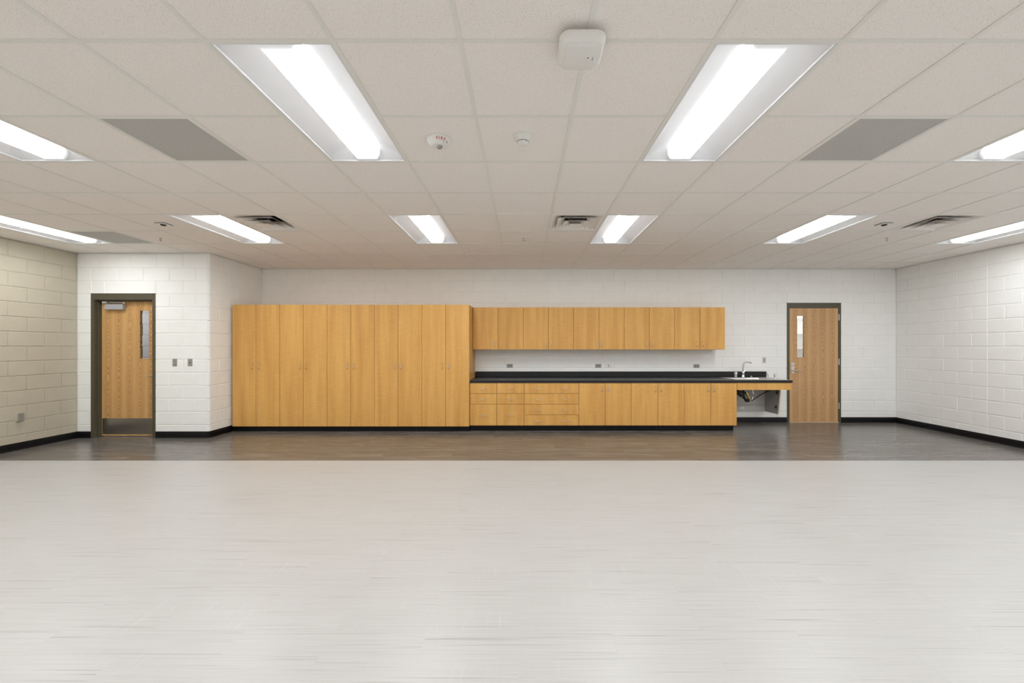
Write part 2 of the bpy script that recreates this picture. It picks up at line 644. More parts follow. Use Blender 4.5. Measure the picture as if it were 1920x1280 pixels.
# --- wall_right (control joint at y = 5.834)
bm = B()
box(bm, XR + T + 0.0012, XR + 0.2, YF - 0.2, YB + 0.2, 0, 3.05)
wall_right = part('wall_right', bm, M['white_block'])
tag(wall_right, 'white painted block side wall on the right with a vertical control joint', 'wall', kind='structure')


def right_cuts(c):
    h = BL / 2 if c % 2 else BL
    s = [5.834]
    k = 5.834 + h
    while k < YB - 0.1:
        s.append(k)
        k += BL
    s.append(YB)
    k = 5.834 - h
    while k > 3.3:
        s.insert(0, k)
        k -= BL
    return s


# right wall: u = y ; the block mesh faces -y at rz=0, so rz=-90deg faces -x
lay_blocks(wall_right, 3.3, YB, right_cuts, lambda u: (XR, u), -PI / 2, M['white_block'])

# --- wall_left
bm = B()
box(bm, XL - 0.2, XL - T - 0.0008, YF - 0.2, YD + 0.3, 0, 3.05)
wall_left = part('wall_left', bm, M['tan_block'])
tag(wall_left, 'tan painted block side wall on the left', 'wall', kind='structure')
lay_blocks(wall_left, 3.3, YD, lambda c: YD if c % 2 else YD - BL / 2, lambda u: (XL, u), PI / 2, M['tan_block'])

# --- wall_entrance
D1 = (-6.727, -5.743, 0.0, 2.238)
bm = B()
box(bm, XL - 0.2, D1[0], YD + T, YD + 0.15, 0, 3.05)
box(bm, D1[1], XN - 0.03, YD + T, YD + 0.15, 0, 3.05)
box(bm, D1[0], D1[1], YD + T, YD + 0.15, D1[3], 3.05)
wall_entrance = part('wall_entrance', bm, M['white_block'])
tag(wall_entrance, 'short white block wall around the left oak door', 'wall', kind='structure')
lay_blocks(wall_entrance, XL, XN - 0.026, lambda c: XN if c % 2 else -5.11, lambda u: (u, YD), 0, M['white_block'], holes=[D1])

# --- wall_return with its bullnose corner
bm = B()
box(bm, XN - 0.15, XN - T, YD + 0.03, YB + 0.1, 0, 3.05)
wall_return = part('wall_return', bm, M['white_block'])
tag(wall_return, 'narrow white block return wall between the left door and the tall cabinets', 'wall', kind='structure')
lay_blocks(wall_return, YD + 0.026, YB, lambda c: (YD + 0.203) if c % 2 else (YD + 0.406), lambda u: (XN, u), PI / 2, M['white_block'],
           skip=[(6.50, YB, 0, 2.12)])
for c in range(14):
    z0, z1 = c * CO + 0.003, ((c + 1) * CO if c < 13 else H) - 0.003
    bm = B()
    pts = [(XN - 0.026, YD + 0.026)]
    for i in range(7):
        a = math.radians(-90 + 90 * i / 6)
        pts.append((XN - 0.026 + 0.026 * math.cos(a), YD + 0.026 + 0.026 * math.sin(a)))
    prism(bm, pts, z0, z1, 'Z')
    part('bullnose_block', bm, M['white_block'], wall_return, smooth=True)

# --- wall behind the viewpoint
bm = B()
box(bm, XL - 0.2, XR + 0.2, YF - 0.2, YF, 0, 3.05)
tag(part('wall_front', bm, M['white_block']), 'plain white wall behind the viewpoint, outside the picture', 'wall', kind='structure')

# ------------------------------------------------------------------ floor
bm = B()
Y_PL0, Y_PL1 = 1.79 - 0.1524 * 4, 1.79 + 0.1524 * 14
box(bm, XL - 0.2, XR + 0.2, YF - 0.2, Y_PL0, -0.1, 0.0, mi=0)
box(bm, XL - 0.2, XR + 0.2, Y_PL0, Y_PL1, -0.1, -0.004, mi=0)
box(bm, XL - 0.2, XR + 0.2, Y_PL1, YSPLIT, -0.1, 0.0, mi=0)
box(bm, XL - 0.2, XR + 0.2, YSPLIT, YB + 0.2, -0.1, 0.0, mi=1)
floor = part('floor', bm, [M['floor_l'], M['floor_d']])
tag(floor, 'pale striated plank floor with a charcoal band along the cabinets', 'floor', kind='structure')
_pl = {}
for r in range(18):
    y0 = Y_PL0 + r * 0.1524
    off = -0.023 if (r - 4) % 2 else 0.4342      # half bond, measured joints
    k0 = math.floor((-6.95 - off) / 0.9144)
    half_w = (y0 + 0.16) * 990 / F + 1.0          # planks reach a metre past the frame
    for k in range(k0, k0 + 18):
        x0, x1 = off + k * 0.9144, off + (k + 1) * 0.9144
        inside = x1 > -half_w and x0 < half_w
        x0, x1 = max(x0, XL), min(x1, XR)
        if x1 - x0 < 0.05:
            continue
        if not inside:
            _pl.setdefault('rest', []).append((x0, x1, y0))
            continue
        w = round(x1 - x0, 4)
        if w not in _pl:
            bm = B()
            g = 0.00008
            ww, hh = w / 2 - g, 0.0762 - g
            a = [bm.verts.new((sx * ww, sy * hh, -0.005)) for sx, sy in ((-1, -1), (1, -1), (1, 1), (-1, 1))]
            b = [bm.verts.new((sx * ww, sy * hh, -0.0002)) for sx, sy in ((-1, -1), (1, -1), (1, 1), (-1, 1))]
            c = [bm.verts.new((sx * (ww - .0002), sy * (hh - .0002), 0)) for sx, sy in ((-1, -1), (1, -1), (1, 1), (-1, 1))]
            for p, q in ((a, b), (b, c)):
                for i in range(4):
                    bm.faces.new([p[i], p[(i + 1) % 4], q[(i + 1) % 4], q[i]])
            bm.faces.new(c)
            _pl[w] = mesh_from(bm, 'floor_plank', M['floor_l'])
        put('floor_plank', _pl[w], floor, ((x0 + x1) / 2, y0 + 0.0762, 0))
bm = B()
for x0, x1, y0 in _pl.get('rest', []):
    box(bm, x0 + .0003, x1 - .0003, y0 + .0003, y0 + .1521, -0.005, 0.0)
rest = part('floor_planks_by_side_walls', bm, M['floor_l'], floor)
rest['kind'] = 'stuff'
bm = B()
box(bm, XL, XR, YSPLIT - 0.004, YSPLIT + 0.004, -0.004, 0.0006)
part('joint_line', bm, M['floor_d'], floor)

# ------------------------------------------------------------------ ceiling
bm = B()
box(bm, XL - 0.2, XR + 0.2, YF - 0.2, YB + 0.2, 3.05, 3.15)
ceiling = part('ceiling', bm, M['plaster'])
tag(ceiling, 'suspended ceiling of speckled square tiles in a metal grid', 'ceiling', kind='structure')

LIGHTS = []      # (column, row) of the near-left tile of each 2 x 4 troffer; columns step G from GX0, rows from GY0


def colx(c):
    return GX0 + c * G


def rowy(r):
    return GY0 + r * G


# column index c covers colx(c)..colx(c+1)
C_MID_L, C_MID_R, C_L, C_R, C_LL, C_RR = -2, 2, -6, 6, -10, 10
for r in (0, 4):
    for c in (C_LL, C_L, C_MID_L, C_MID_R, C_R, C_RR):
        LIGHTS.append((c, r))
for r in (-4, -8):
    for c in (C_LL, C_L, C_MID_L, C_MID_R, C_R, C_RR):
        LIGHTS.append((c, r))
GRILLES = [(-4, 1), (4, 1), (-9, 5)]
DIFFS = [(-5, 4), (1, 4), (8, 4)]
taken = set()
for c, r in LIGHTS:
    taken |= {(c, r), (c, r + 1)}
taken |= set(GRILLES) | set(DIFFS)

_tm = {}


def tile_mesh(w, d):
    key = (round(w, 3), round(d, 3))
    if key not in _tm:
        bm = B()
        box(bm, -w / 2, w / 2, -d / 2, d / 2, 0, 0.012, 0.0012)
        _tm[key] = mesh_from(bm, 'ceiling_tile', M['tile'])
    return _tm[key]


TZ = H + 0.0042
rest_bm = B()
for r in range(-10, 10):
    for c in range(-11, 12):
        if (c, r) in taken:
            continue
        x0, x1 = max(colx(c), XL), min(colx(c + 1), XR)
        y0, y1 = max(rowy(r), YF), min(rowy(r + 1), YB)
        if x0 < XN and y1 > YD:
            if y0 >= YD - 0.02:
                if x1 <= XN:
                    continue
                x0 = XN
            elif x1 <= XN + 0.01:
                y1 = YD
        if x1 - x0 < 0.03 or y1 - y0 < 0.03:
            continue
        w, d = x1 - x0 - 0.005, y1 - y0 - 0.005
        if r >= -1:
            put('ceiling_tile', tile_mesh(w, d), ceiling, ((x0 + x1) / 2, (y0 + y1) / 2, TZ))
        else:
            box(rest_bm, (x0 + x1) / 2 - w / 2, (x0 + x1) / 2 + w / 2, (y0 + y1) / 2 - d / 2, (y0 + y1) / 2 + d / 2, TZ, TZ + 0.012)
o = part('ceiling_tiles_behind_view', rest_bm, M['tile'], ceiling)
o['kind'] = 'stuff'
BW = 0.0119


def tee(x0, x1, y0, y1, name):
    bm = B()
    d = 0.0 if name == 'main_tee' else 0.0004
    box(bm, x0, x1, y0, y1, H - 0.0004 + d, H + 0.0037 + d)
    part(name, bm, M['grid'], ceiling)


def clear(c0, r):      # a grid line between two halves of one troffer is not there
    return (c0, r - 1) in LIGHTS


for c in range(-10, 12):
    x = colx(c)
    tee(x - BW, x + BW, YF, YD if x < XN else YB, 'main_tee')
for r in range(-9, 9):
    y = rowy(r)
    segs, start = [], XL if y < YD else XN
    for c in range(-11, 12):
        if clear(c, r):
            segs.append((start, colx(c)))
            start = colx(c + 1)
    segs.append((start, XR))
    for a, b in segs:
        if b - a > 0.05:
            tee(a, b, y - BW, y + BW, 'cross_tee')

# wall angle where the ceiling meets the walls
n = 1
for x0, x1, y0, y1, lab in ((XL, XN + .02, YD - .02, YD, 'metal wall angle above the left door wall'),
                            (XN, XR, YB - .02, YB, 'metal wall angle along the top of the back wall'),
                            (XL, XL + .02, YF, YD, 'metal wall angle along the top of the tan left wall'),
                            (XR - .02, XR, YF, YB, 'metal wall angle along the top of the right wall'),
                            (XN, XN + .02, YD, YB, 'metal wall angle along the top of the return wall')):
    bm = B()
    box(bm, x0, x1, y0, y1, H - 0.0008, H + 0.003)
    tag(part('trim_%d' % n, bm, M['grid']), lab, 'trim', kind='structure')
    n += 1

# ------------------------------------------------------------------ baseboards
BH = 0.1016


def base_run(name, p0, p1, normal, label):
    """p0->p1 along the wall foot; normal points into the room"""
    bm = B()
    a, b = Vector((p0[0], p0[1], 0)), Vector((p1[0], p1[1], 0))
    nn = Vector((normal[0], normal[1], 0))
    prof = [(-0.004, 0), (0.014, 0), (0.0105, 0.006), (0.006, 0.016), (0.0045, 0.03), (0.0045, BH - 0.003), (0.002, BH), (-0.004, BH)]
    ra = [bm.verts.new(a + nn * d + Vector((0, 0, z))) for d, z in prof]
    rb = [bm.verts.new(b + nn * d + Vector((0, 0, z))) for d, z in prof]
    k = len(prof)
    for i in range(k):
        bm.faces.new([ra[i], ra[(i + 1) % k], rb[(i + 1) % k], rb[i]])
    bm.faces.new(ra)
    bm.faces.new(rb)
    return tag(part(name, bm, M['black'], smooth=True), label, 'baseboard', kind='structure')


base_run('baseboard_left', (XL, YF), (XL, YD), (1, 0), 'black rubber baseboard along the tan left wall')
base_run('baseboard_right', (XR, YB), (XR, YF), (-1, 0), 'black rubber baseboard along the right wall')
base_run('baseboard_entrance', (XL, YD), (-6.74, YD), (0, -1), 'short black baseboard in the corner left of the left door')
base_run('baseboard_entrance', (-5.73, YD), (XN - 0.02, YD), (0, -1), 'black baseboard right of the left door')
base_run('baseboard_return', (XN, YD + 0.02), (XN, 6.56), (1, 0), 'black baseboard on the return wall beside the tall cabinets')
base_run('baseboard_back', (3.56, YB), (4.925, YB), (0, -1), 'black baseboard under the sink')
base_run('baseboard_back', (5.936, YB), (XR, YB), (0, -1), 'black baseboard right of the right-hand door')
bm = B()
prism(bm, [(XN - 0.026, YD + 0.026)] + [(XN - 0.026 + 0.034 * math.cos(math.radians(-90 + 15 * i)), YD + 0.026 + 0.034 * math.sin(math.radians(-90 + 15 * i))) for i in range(7)], 0, BH, 'Z')
tag(part('baseboard_corner', bm, M['black'], smooth=True), 'black baseboard wrapping the rounded wall corner right of the left door', 'baseboard', kind='structure')

# ------------------------------------------------------------------ doors
# door_1: left, set deep in its frame (frame 1.008 x 2.25, back rabbet)
FX0, FX1, FZ = -6.739, -5.731, 2.25
d1 = thing('door_1', 'oak door with steel kick plate and closer in the left corner', 'door', ((FX0 + FX1) / 2, YD, 0), kind='structure')
W = (FX1 - FX0) / 2


def frame(parent, W, FZ, stop_y, leaf_y, depth, face=0.0508, head=0.0508, name='frame', proud=0.004):
    bm = B()
    for s in (-1, 1):
        xo, xi = s * W, s * (W - face)
        lo, hi = sorted((xo, xi))
        box(bm, lo, hi, -proud, depth, 0, FZ, 0.002)
        a, b = sorted((xi, xi - s * 0.016))
        box(bm, a, b, stop_y[0], stop_y[1], 0, FZ - head, 0.001)
    box(bm, -W + face - .001, W - face + .001, -proud, depth, FZ - head, FZ, 0.002)
    box(bm, -W + face, W - face, stop_y[0], stop_y[1], FZ - head - 0.016, FZ - head)
    return part(name, bm, M['olive'], parent)


frame(d1, W, FZ, (0.049, 0.096), 0.098, 0.15, head=0.1016)
LW = W - 0.0508 - 0.002                # half leaf width
LZ0, LZ1 = 0.012, FZ - 0.1016 - 0.003
lx0, lx1 = -6.076 - (FX0 + FX1) / 2, -5.921 - (FX0 + FX1) / 2     # lite
lz0, lz1 = 1.225, 1.992


def leaf_mesh(LW, z0, z1, lx0, lx1, lz0, lz1, th, mat, name):
    zc = (z0 + z1) / 2
    bm = B()
    box(bm, -LW, lx0, 0, th, z0 - zc, z1 - zc)
    box(bm, lx1, LW, 0, th, z0 - zc, z1 - zc)
    box(bm, lx0, lx1, 0, th, lz1 - zc, z1 - zc)
    box(bm, lx0, lx1, 0, th, z0 - zc, lz0 - zc)
    bmesh.ops.remove_doubles(bm, verts=bm.verts, dist=0.0001)
    return mesh_from(bm, name, mat), zc


me, zc1 = leaf_mesh(LW, LZ0, LZ1, lx0, lx1, lz0, lz1, 0.044, M['oak_l'], 'leaf')
leaf = put('leaf', me, d1, (0, 0.098, zc1))
# lite: wood stops + pane
bm = B()
for a in ((lx0 - .010, lx0 + .006, lz0 - .010, lz1 + .010), (lx1 - .006, lx1 + .010, lz0 - .010, lz1 + .010), (lx0, lx1, lz1 - .006, lz1 + .010), (lx0, lx1, lz0 - .010, lz0 + .006)):
    box(bm, a[0], a[1], -0.004, 0.012, a[2] - zc1, a[3] - zc1, 0.0015)
part('lite_frame', bm, M['oak_l'], leaf)
bm = B()
box(bm, lx0, lx1, 0.024, 0.030, lz0 - zc1, lz1 - zc1)
part('pane', bm, M['glass'], leaf)
# kick plate
bm = B()
box(bm, -LW + 0.020, LW - 0.006, -0.0016, 0.0, 0.035 - zc1, 0.288 - zc1, 0.0005)
for sx in [-LW + 0.032 + i * 0.105 for i in range(9)]:
    for zz in (0.043, 0.280):
        lathe(bm, [(0.003, -0.0028), (0.003, -0.0014)], (sx, 0, zz - zc1), 8, 'Y')
part('kick_plate', bm, M['kick'], leaf)
# closer
bm = B()
c0 = -6.573 - (FX0 + FX1) / 2
zt = 1.417 + (650 - 570.5) / 118.9
box(bm, c0, c0 + 0.285, -0.062, -0.001, zt - 0.085 - zc1, zt - zc1, 0.004)
part('closer_body', bm, M['alu'], leaf)
bm = B()
tube(bm, [(c0 + 0.03, -0.045, zt + .022 - zc1), (c0 + 0.09, -0.05, zt + .024 - zc1), (c0 + 0.30, -0.058, zt + .020 - zc1)], 0.0075, 8)
tube(bm, [(c0 + 0.10, -0.075, zt + .030 - zc1), (c0 + 0.31, -0.060, zt + .024 - zc1)], 0.006, 8)
lathe(bm, [(0.012, -0.012), (0.012, 0.012)], (c0 + 0.31, -0.06, zt + .018 - zc1), 12)
lathe(bm, [(0.014, 0), (0.014, 0.034)], (c0 + 0.035, -0.04, zt - zc1), 12)
part('closer_arm', bm, M['satin'], leaf, smooth=True)
bm = B()
prism(bm, [(c0 - .012, zt + .016 - zc1), (c0 - .004, zt + .038 - zc1), (c0 + .055, zt + .038 - zc1), (c0 + .064, zt + .026 - zc1), (c0 + .055, zt + .012 - zc1)], -0.085, -0.06, 'Y')
part('arm_shoe', bm, M['alu'], leaf)
# lever set
HZ = 1.417 - (704.5 - 650) / 119.0
bm = B()
px_ = LW - 0.064
box(bm, px_ - 0.0, px_ + 0.052, -0.010, 0.0, HZ - 0.055 - zc1, HZ + 0.125 - zc1, 0.003)
part('lock_plate', bm, M['satin'], leaf)
bm = B()
lathe(bm, [(0.013, -0.055), (0.013, -0.008)], (px_ + 0.026, 0, HZ - zc1), 12, 'Y')
tube(bm, [(px_ + 0.03, -0.05, HZ - zc1), (px_ - 0.02, -0.056, HZ - zc1), (px_ - 0.085, -0.056, HZ - zc1 + 0.001)], [0.011, 0.010, 0.008], 8)
part('lever', bm, M['chrome'], leaf, smooth=True)

# door_2: right, flush, hinges on the right
GX_0, GX_1, GZ = (1475.2 - 982) / 100.2, (1576.8 - 982) / 100.2, 2.24
cx2 = (GX_0 + GX_1) / 2
d2 = thing('door_2', 'oak door with narrow glass lite beside the sink counter', 'door', (cx2, YB, 0), kind='structure')
W2 = (GX_1 - GX_0) / 2
frame(d2, W2, GZ, (0.052, 0.10), 0.0, 0.19, head=0.098, face=0.0508)
LW2 = W2 - 0.0508 - 0.002
me, zc2 = leaf_mesh(LW2, 0.014, GZ - 0.101, 5.112 - cx2, 5.252 - cx2, 1.217, 1.995, 0.044, M['oak_r'], 'leaf')
leaf2 = put('leaf', me, d2, (0, 0.002, zc2))
bm = B()
a0, a1, b0, b1 = 5.112 - cx2, 5.252 - cx2, 1.217 - zc2, 1.995 - zc2
for a in ((a0 - .008, a0 + .004, b0 - .008, b1 + .008), (a1 - .004, a1 + .008, b0 - .008, b1 + .008), (a0, a1, b1 - .004, b1 + .008), (a0, a1, b0 - .008, b0 + .004)):
    box(bm, a[0], a[1], -0.003, 0.012, a[2], a[3], 0.001)
part('lite_frame', bm, M['oak_r'], leaf2)
bm = B()
box(bm, a0, a1, 0.020, 0.026, b0, b1)
part('pane', bm, M['glass'], leaf2)
HZ2 = 1.417 - (694.6 - 650) / 100.8
bm = B()
q0 = (1483.7 - 982) / 100.4 - cx2
box(bm, q0, q0 + 0.064, -0.010, 0, HZ2 - 0.06 - zc2, HZ2 + 0.148 - zc2, 0.003)
lathe(bm, [(0.016, -0.018), (0.018, -0.014), (0.018, -0.008)], (q0 + 0.03, 0, HZ2 + 0.092 - zc2), 16, 'Y')
part('lock_plate', bm, M['steel'], leaf2, smooth=True)
bm = B()
box(bm, q0 + 0.018, q0 + 0.022, -0.0195, -0.018, HZ2 + 0.088 - zc2, HZ2 + 0.10 - zc2)
box(bm, q0 + 0.026, q0 + 0.034, -0.0195, -0.018, HZ2 + 0.080 - zc2, HZ2 + 0.085 - zc2)
part('keyhole', bm, M['dark'], leaf2)
bm = B()
lathe(bm, [(0.019, -0.03), (0.019, -0.008)], (q0 + 0.032, 0, HZ2 - zc2), 14, 'Y')
lathe(bm, [(0.011, -0.056), (0.011, -0.028)], (q0 + 0.032, 0, HZ2 - zc2), 12, 'Y')
tube(bm, [(q0 + 0.026, -0.052, HZ2 - zc2), (q0 + 0.07, -0.056, HZ2 - zc2), (q0 + 0.178, -0.054, HZ2 - zc2)], [0.011, 0.0105, 0.009], 10)
part('lever', bm, M['steel'], leaf2, smooth=True)
for yy in (594.5, 678, 760.7):
    z = 1.417 - (yy - 650) / 100.4
    bm2 = B()
    lathe(bm2, [(0.0085, z - 0.058), (0.0085, z + 0.058)], (LW2 + 0.006, -0.006, 0), 12)
    for k in (-0.02, 0.02):
        lathe(bm2, [(0.0092, z + k - .001), (0.0092, z + k + .001)], (LW2 + 0.006, -0.006, 0), 12)
    box(bm2, LW2 - 0.001, LW2 + 0.024, -0.0062, -0.003, z - 0.057, z + 0.057)
    part('hinge', bm2, M['satin'], d2, smooth=True)
bm = B()
box(bm, -W2 + 0.045, W2 - 0.045, -0.012, 0.1, 0.0, 0.012, 0.003)
part('threshold', bm, M['shelf_edge'], d2)

# rooms behind the two panes
bm = B()
box(bm, -10.2, -6.0, 7.05 + T, 7.2, 0, 3.05)
wv = part('wall_vestibule', bm, M['grey_block'])
tag(wv, 'grey block wall seen through the pane of the left door', 'wall', kind='structure')
lay_blocks(wv, -7.9, -6.3, lambda c: -6.3 if c % 2 else -6.1, lambda u: (u, 7.05), 0, M['grey_block'])
ld = bpy.data.lights.new('vestibule_fill_light', 'AREA')  # added light without a fixture, out of sight, brightens the grey wall behind the pane
ld.energy = 40
ld.size = 0.5
lo = bpy.data.objects.new('vestibule_fill_light', ld)
lo.location = (-8.2, 6.35, 2.2)
lo.rotation_euler = (math.radians(60), 0, math.radians(-30))
col.objects.link(lo)

bm = B()
box(bm, 4.7, 7.2, 9.2, 9.3, 0, 3.0)
box(bm, 7.2, 7.3, YB + 0.2, 9.3, 0, 3.0)
box(bm, 4.6, 4.7, YB + 0.2, 9.3, 0, 3.0)
box(bm, 4.6, 7.3, YB + 0.2, 9.3, 2.9, 3.0)
tag(part('wall_closet', bm, M['plaster']), 'white store room walls behind the right-hand door', 'wall', kind='structure')
sh = thing('storage_shelving', 'white storage shelves seen through the pane of the right-hand door', 'shelving', (6.0, 8.55, 0))
bm = B()
box(bm, -1.1, 1.1, 0.40, 0.42, 0.0, 2.35)
part('back_panel', bm, M['plaster'], sh)
for i, z in enumerate((0.42, 0.74, 1.06, 1.372, 1.702, 2.045)):
    bm = B()
    box(bm, -1.1, 1.1, 0.0, 0.40, z, z + 0.019)
    s_ = part('shelf', bm, M['plaster'], sh)
    bm = B()
    box(bm, -1.1, 1.1, -0.003, 0.0, z, z + 0.019)
    part('edge_band', bm, M['shelf_edge'], s_)
for x in (-1.1, 1.082):
    bm = B()
    box(bm, x, x + 0.018, 0, 0.42, 0, 2.35)
    part('side_panel', bm, M['plaster'], sh)
ld = bpy.data.lights.new('closet_fill_light', 'AREA')  # unseen fill added to brighten the shelves behind the right pane
ld.energy = 42
ld.size = 0.6
ld.color = (0.93, 0.97, 1.0)
lo = bpy.data.objects.new('closet_fill_light', ld)
lo.location = (5.9, 8.0, 2.86)
col.objects.link(lo)

# ------------------------------------------------------------------ cabinets


def pull_mesh(vertical):
    """wire pull, 96 mm centres"""
    h, p, r = 0.048, 0.032, 0.006
    pts = [(0, 0, -h), (0, -p + r, -h), (0, -p + r * .3, -h + r * .3), (0, -p, -h + r), (0, -p, h - r), (0, -p + r * .3, h - r * .3), (0, -p + r, h), (0, 0, h)]
    if not vertical:
        pts = [(z, y, 0) for x, y, z in pts]
    bm = B()
    tube(bm, pts, 0.0044, 8)
    return mesh_from(bm, 'handle', M['steel'], True)


PULL_V, PULL_H = pull_mesh(True), pull_mesh(False)
_front = {}


def front_mesh(w, h, name):
    key = (round(w, 4), round(h, 4), name)
    if key not in _front:
        bm = B()
        box(bm, -w / 2, w / 2, 0, 0.019, -h / 2, h / 2, 0.0015)
        _front[key] = mesh_from(bm, name, M['maple'])
    return _front[key]


GAP = 0.0026


def cabinet(name, label, cat, group, x0, x1, yf, z0, z1, doors, toe=None, side_l=False, side_r=False):
    """yf: face of the fronts. doors: list of (xa, xb, za, zb, kind, [(hx, hz, vertical), ...])"""
    xc = (x0 + x1) / 2
    o = thing(name, label, cat, (xc, yf, 0), group=group)
    bm = B()
    box(bm, x0 - xc, x1 - xc, 0.023, YB - 0.002 - yf, z0, z1, 0.001)
    part('carcass', bm, M['maple'], o)
    for xa, xb, za, zb, kind, hs in doors:
        w, h = xb - xa - 2 * GAP, zb - za - 2 * GAP
        c = ((xa + xb) / 2 - xc, 0, (za + zb) / 2)
        d = put(kind, front_mesh(w, h, kind), o, c)
        for hx, hz, v in hs:
            put('handle', PULL_V if v else PULL_H, d, (hx - xc - c[0], 0, hz - c[2]))
    if toe:
        bm = B()
        box(bm, toe[0] - xc, toe[1] - xc, toe[2] - yf, YB - 0.05 - yf, 0.0, z0 - 0.0005)
        part('toe_kick', bm, M['black'], o)
    return o


def X(px, s):
    return (px - 982) / s


# tall wardrobes
ST = 112.4
YT = F / ST
TZ0, TZ1 = 0.087, 2.122
pxs = [435.3 + i * (879.8 - 435.3) / 10 for i in range(11)]
ords = ['leftmost tall maple cabinet, against the white return wall', 'second tall maple cabinet from the return wall',
        'middle one of the five tall maple cabinets', 'fourth tall maple cabinet from the return wall',
        'rightmost tall maple cabinet, beside the drawers and black counter']
for i in range(5):
    a, m_, b = X(pxs[2 * i], ST), X(pxs[2 * i + 1], ST), X(pxs[2 * i + 2], ST)
    hz = CZ - (685.8 - 650) / ST * 1.005
    cabinet('tall_cabinet', ords[i], 'cabinet', 'tall maple cabinets', a, b, YT, TZ0, TZ1,
            [(a, m_, TZ0, TZ1, 'door', [(m_ - 0.054, hz, True)]), (m_, b, TZ0, TZ1, 'door', [(m_ + 0.054, hz, True)])],
            toe=(a, b, F / 111.7))

# base units
SB = 111.8
YBS = F / SB
ZC0, ZC1 = 0.8155, 0.856           # countertop
BZ0, BZ1 = 0.096, 0.8125
P = [880.9, 931.5, 982.8, 1085.6, 1134.5, 1184.0, 1233.8, 1283.0, 1332.8, 1381.6]
E = [X(p, SB) for p in P]
YTOE = F / 110.9


def zpx(y, s=SB):
    return CZ - (y - 650) / s


r1, r2, r3 = zpx(737.5), zpx(757.4), zpx(777.4)
for i, lab in ((0, 'narrow three-drawer maple base unit next to the tall cabinets'), (1, 'narrow three-drawer maple base unit next to the wide drawers')):
    a, b = E[i], E[i + 1]
    c = (a + b) / 2
    cabinet('drawer_unit', lab, 'drawer unit', 'narrow drawer units', a, b, YBS, BZ0, BZ1,
            [(a, b, r1, BZ1, 'drawer', [(c, zpx(728), False)]), (a, b, r2, r1, 'drawer', [(c, zpx(748.3), False)]),
             (a, b, BZ0, r2, 'drawer', [(c, zpx(778.5), False)])], toe=(a, b, YTOE))
a, b = E[2], E[3]
ha, hb = X(1008.5, SB), X(1059.6, SB)
cabinet('wide_drawer_unit', 'wide four-drawer maple base unit with paired pulls', 'drawer unit', None, a, b, YBS, BZ0, BZ1,
        [(a, b, za, zb, 'drawer', [(ha, zpx(h), False), (hb, zpx(h - .4), False)]) for za, zb, h in
         ((r1, BZ1, 728.2), (r2, r1, 748.2), (r3, r2, 768.4), (BZ0, r3, 788.7))], toe=(a, b, YTOE))
labs = ['maple base cabinet next to the wide drawers', 'middle two-door maple base cabinet under the counter', 'maple base cabinet at the right end, beside the sink knee space']
for i in range(3):
    a, m_, b = E[3 + 2 * i], E[4 + 2 * i], E[5 + 2 * i]
    hz = zpx(728.6)
    cabinet('base_cabinet', labs[i], 'cabinet', 'two-door base cabinets', a, b, YBS, BZ0, BZ1,
            [(a, m_, BZ0, BZ1, 'door', [(m_ - 0.052, hz, True)]), (m_, b, BZ0, BZ1, 'door', [(m_ + 0.052, hz, True)])],
            toe=(a, b - (0.032 if i == 2 else 0), YTOE))

# wall units
SU = 105.4
YU = F / SU
UZ0, UZ1 = CZ - (655.3 - 650) / SU, TZ1
pu = [886.5 + i * (1359.6 - 886.5) / 10 for i in range(11)]
labs = ['first maple wall cabinet, touching the tall cabinets', 'second maple wall cabinet from the tall cabinets',
        'middle one of the five maple wall cabinets', 'fourth maple wall cabinet from the tall cabinets',
        'rightmost maple wall cabinet, with its end free on the wall']
for i in range(5):
    a, m_, b = X(pu[2 * i], SU), X(pu[2 * i + 1], SU), X(pu[2 * i + 2], SU)
    hz = CZ + (650 - 644.6) / SU
    cabinet('wall_cabinet', labs[i], 'cabinet', 'maple wall cabinets', a, b, YU, UZ0, UZ1,
            [(a, m_, UZ0, UZ1, 'door', [(m_ - 0.054, hz, True)]), (m_, b, UZ0, UZ1, 'door', [(m_ + 0.054, hz, True)])])

# ------------------------------------------------------------------ countertop, sink
YC = F / 112.0
CX1 = (1486.3 - 982) / 112.0
SX0, SX1, SY0, SY1 = 3.66, 4.24, 6.64, 7.00      # hole for the bowl
ct = thing('countertop', 'long black countertop with black backsplash', 'countertop', (TALL_X1, YC, ZC0))
bm = B()
ox, oy, oz = -TALL_X1, -YC, -ZC0
for x0, x1, y0, y1 in ((TALL_X1 + .002, SX0, YC, YB - .003), (SX1, CX1, YC, YB - .003), (SX0, SX1, YC, SY0), (SX0, SX1, SY1, YB - .003)):
    box(bm, x0 + ox, x1 + ox, y0 + oy, y1 + oy, 0, ZC1 - ZC0)
bmesh.ops.remove_doubles(bm, verts=bm.verts, dist=0.0001)
part('slab', bm, M['counter'], ct)
bm = B()
box(bm, .002, 4.53 + ox, YB - .022 + oy, YB - .001 + oy, ZC1 - ZC0 + .0003, ZC1 - ZC0 + 0.1016, 0.002)
part('backsplash', bm, M['counter'], ct)

sk = thing('sink', 'stainless drop-in sink at the right end of the black counter', 'sink', (3.95, 6.85, ZC1))
bm = B()
o_ = [(3.60, 6.60), (4.49, 6.60), (4.49, 7.12), (3.60, 7.12)]


def ring(pts, z):
    return [bm.verts.new((x - 3.95, y - 6.85, z)) for x, y in pts]


def inset(r, d):
    return [(r[0] + d, r[2] + d), (r[1] - d, r[2] + d), (r[1] - d, r[3] - d), (r[0] + d, r[3] - d)]


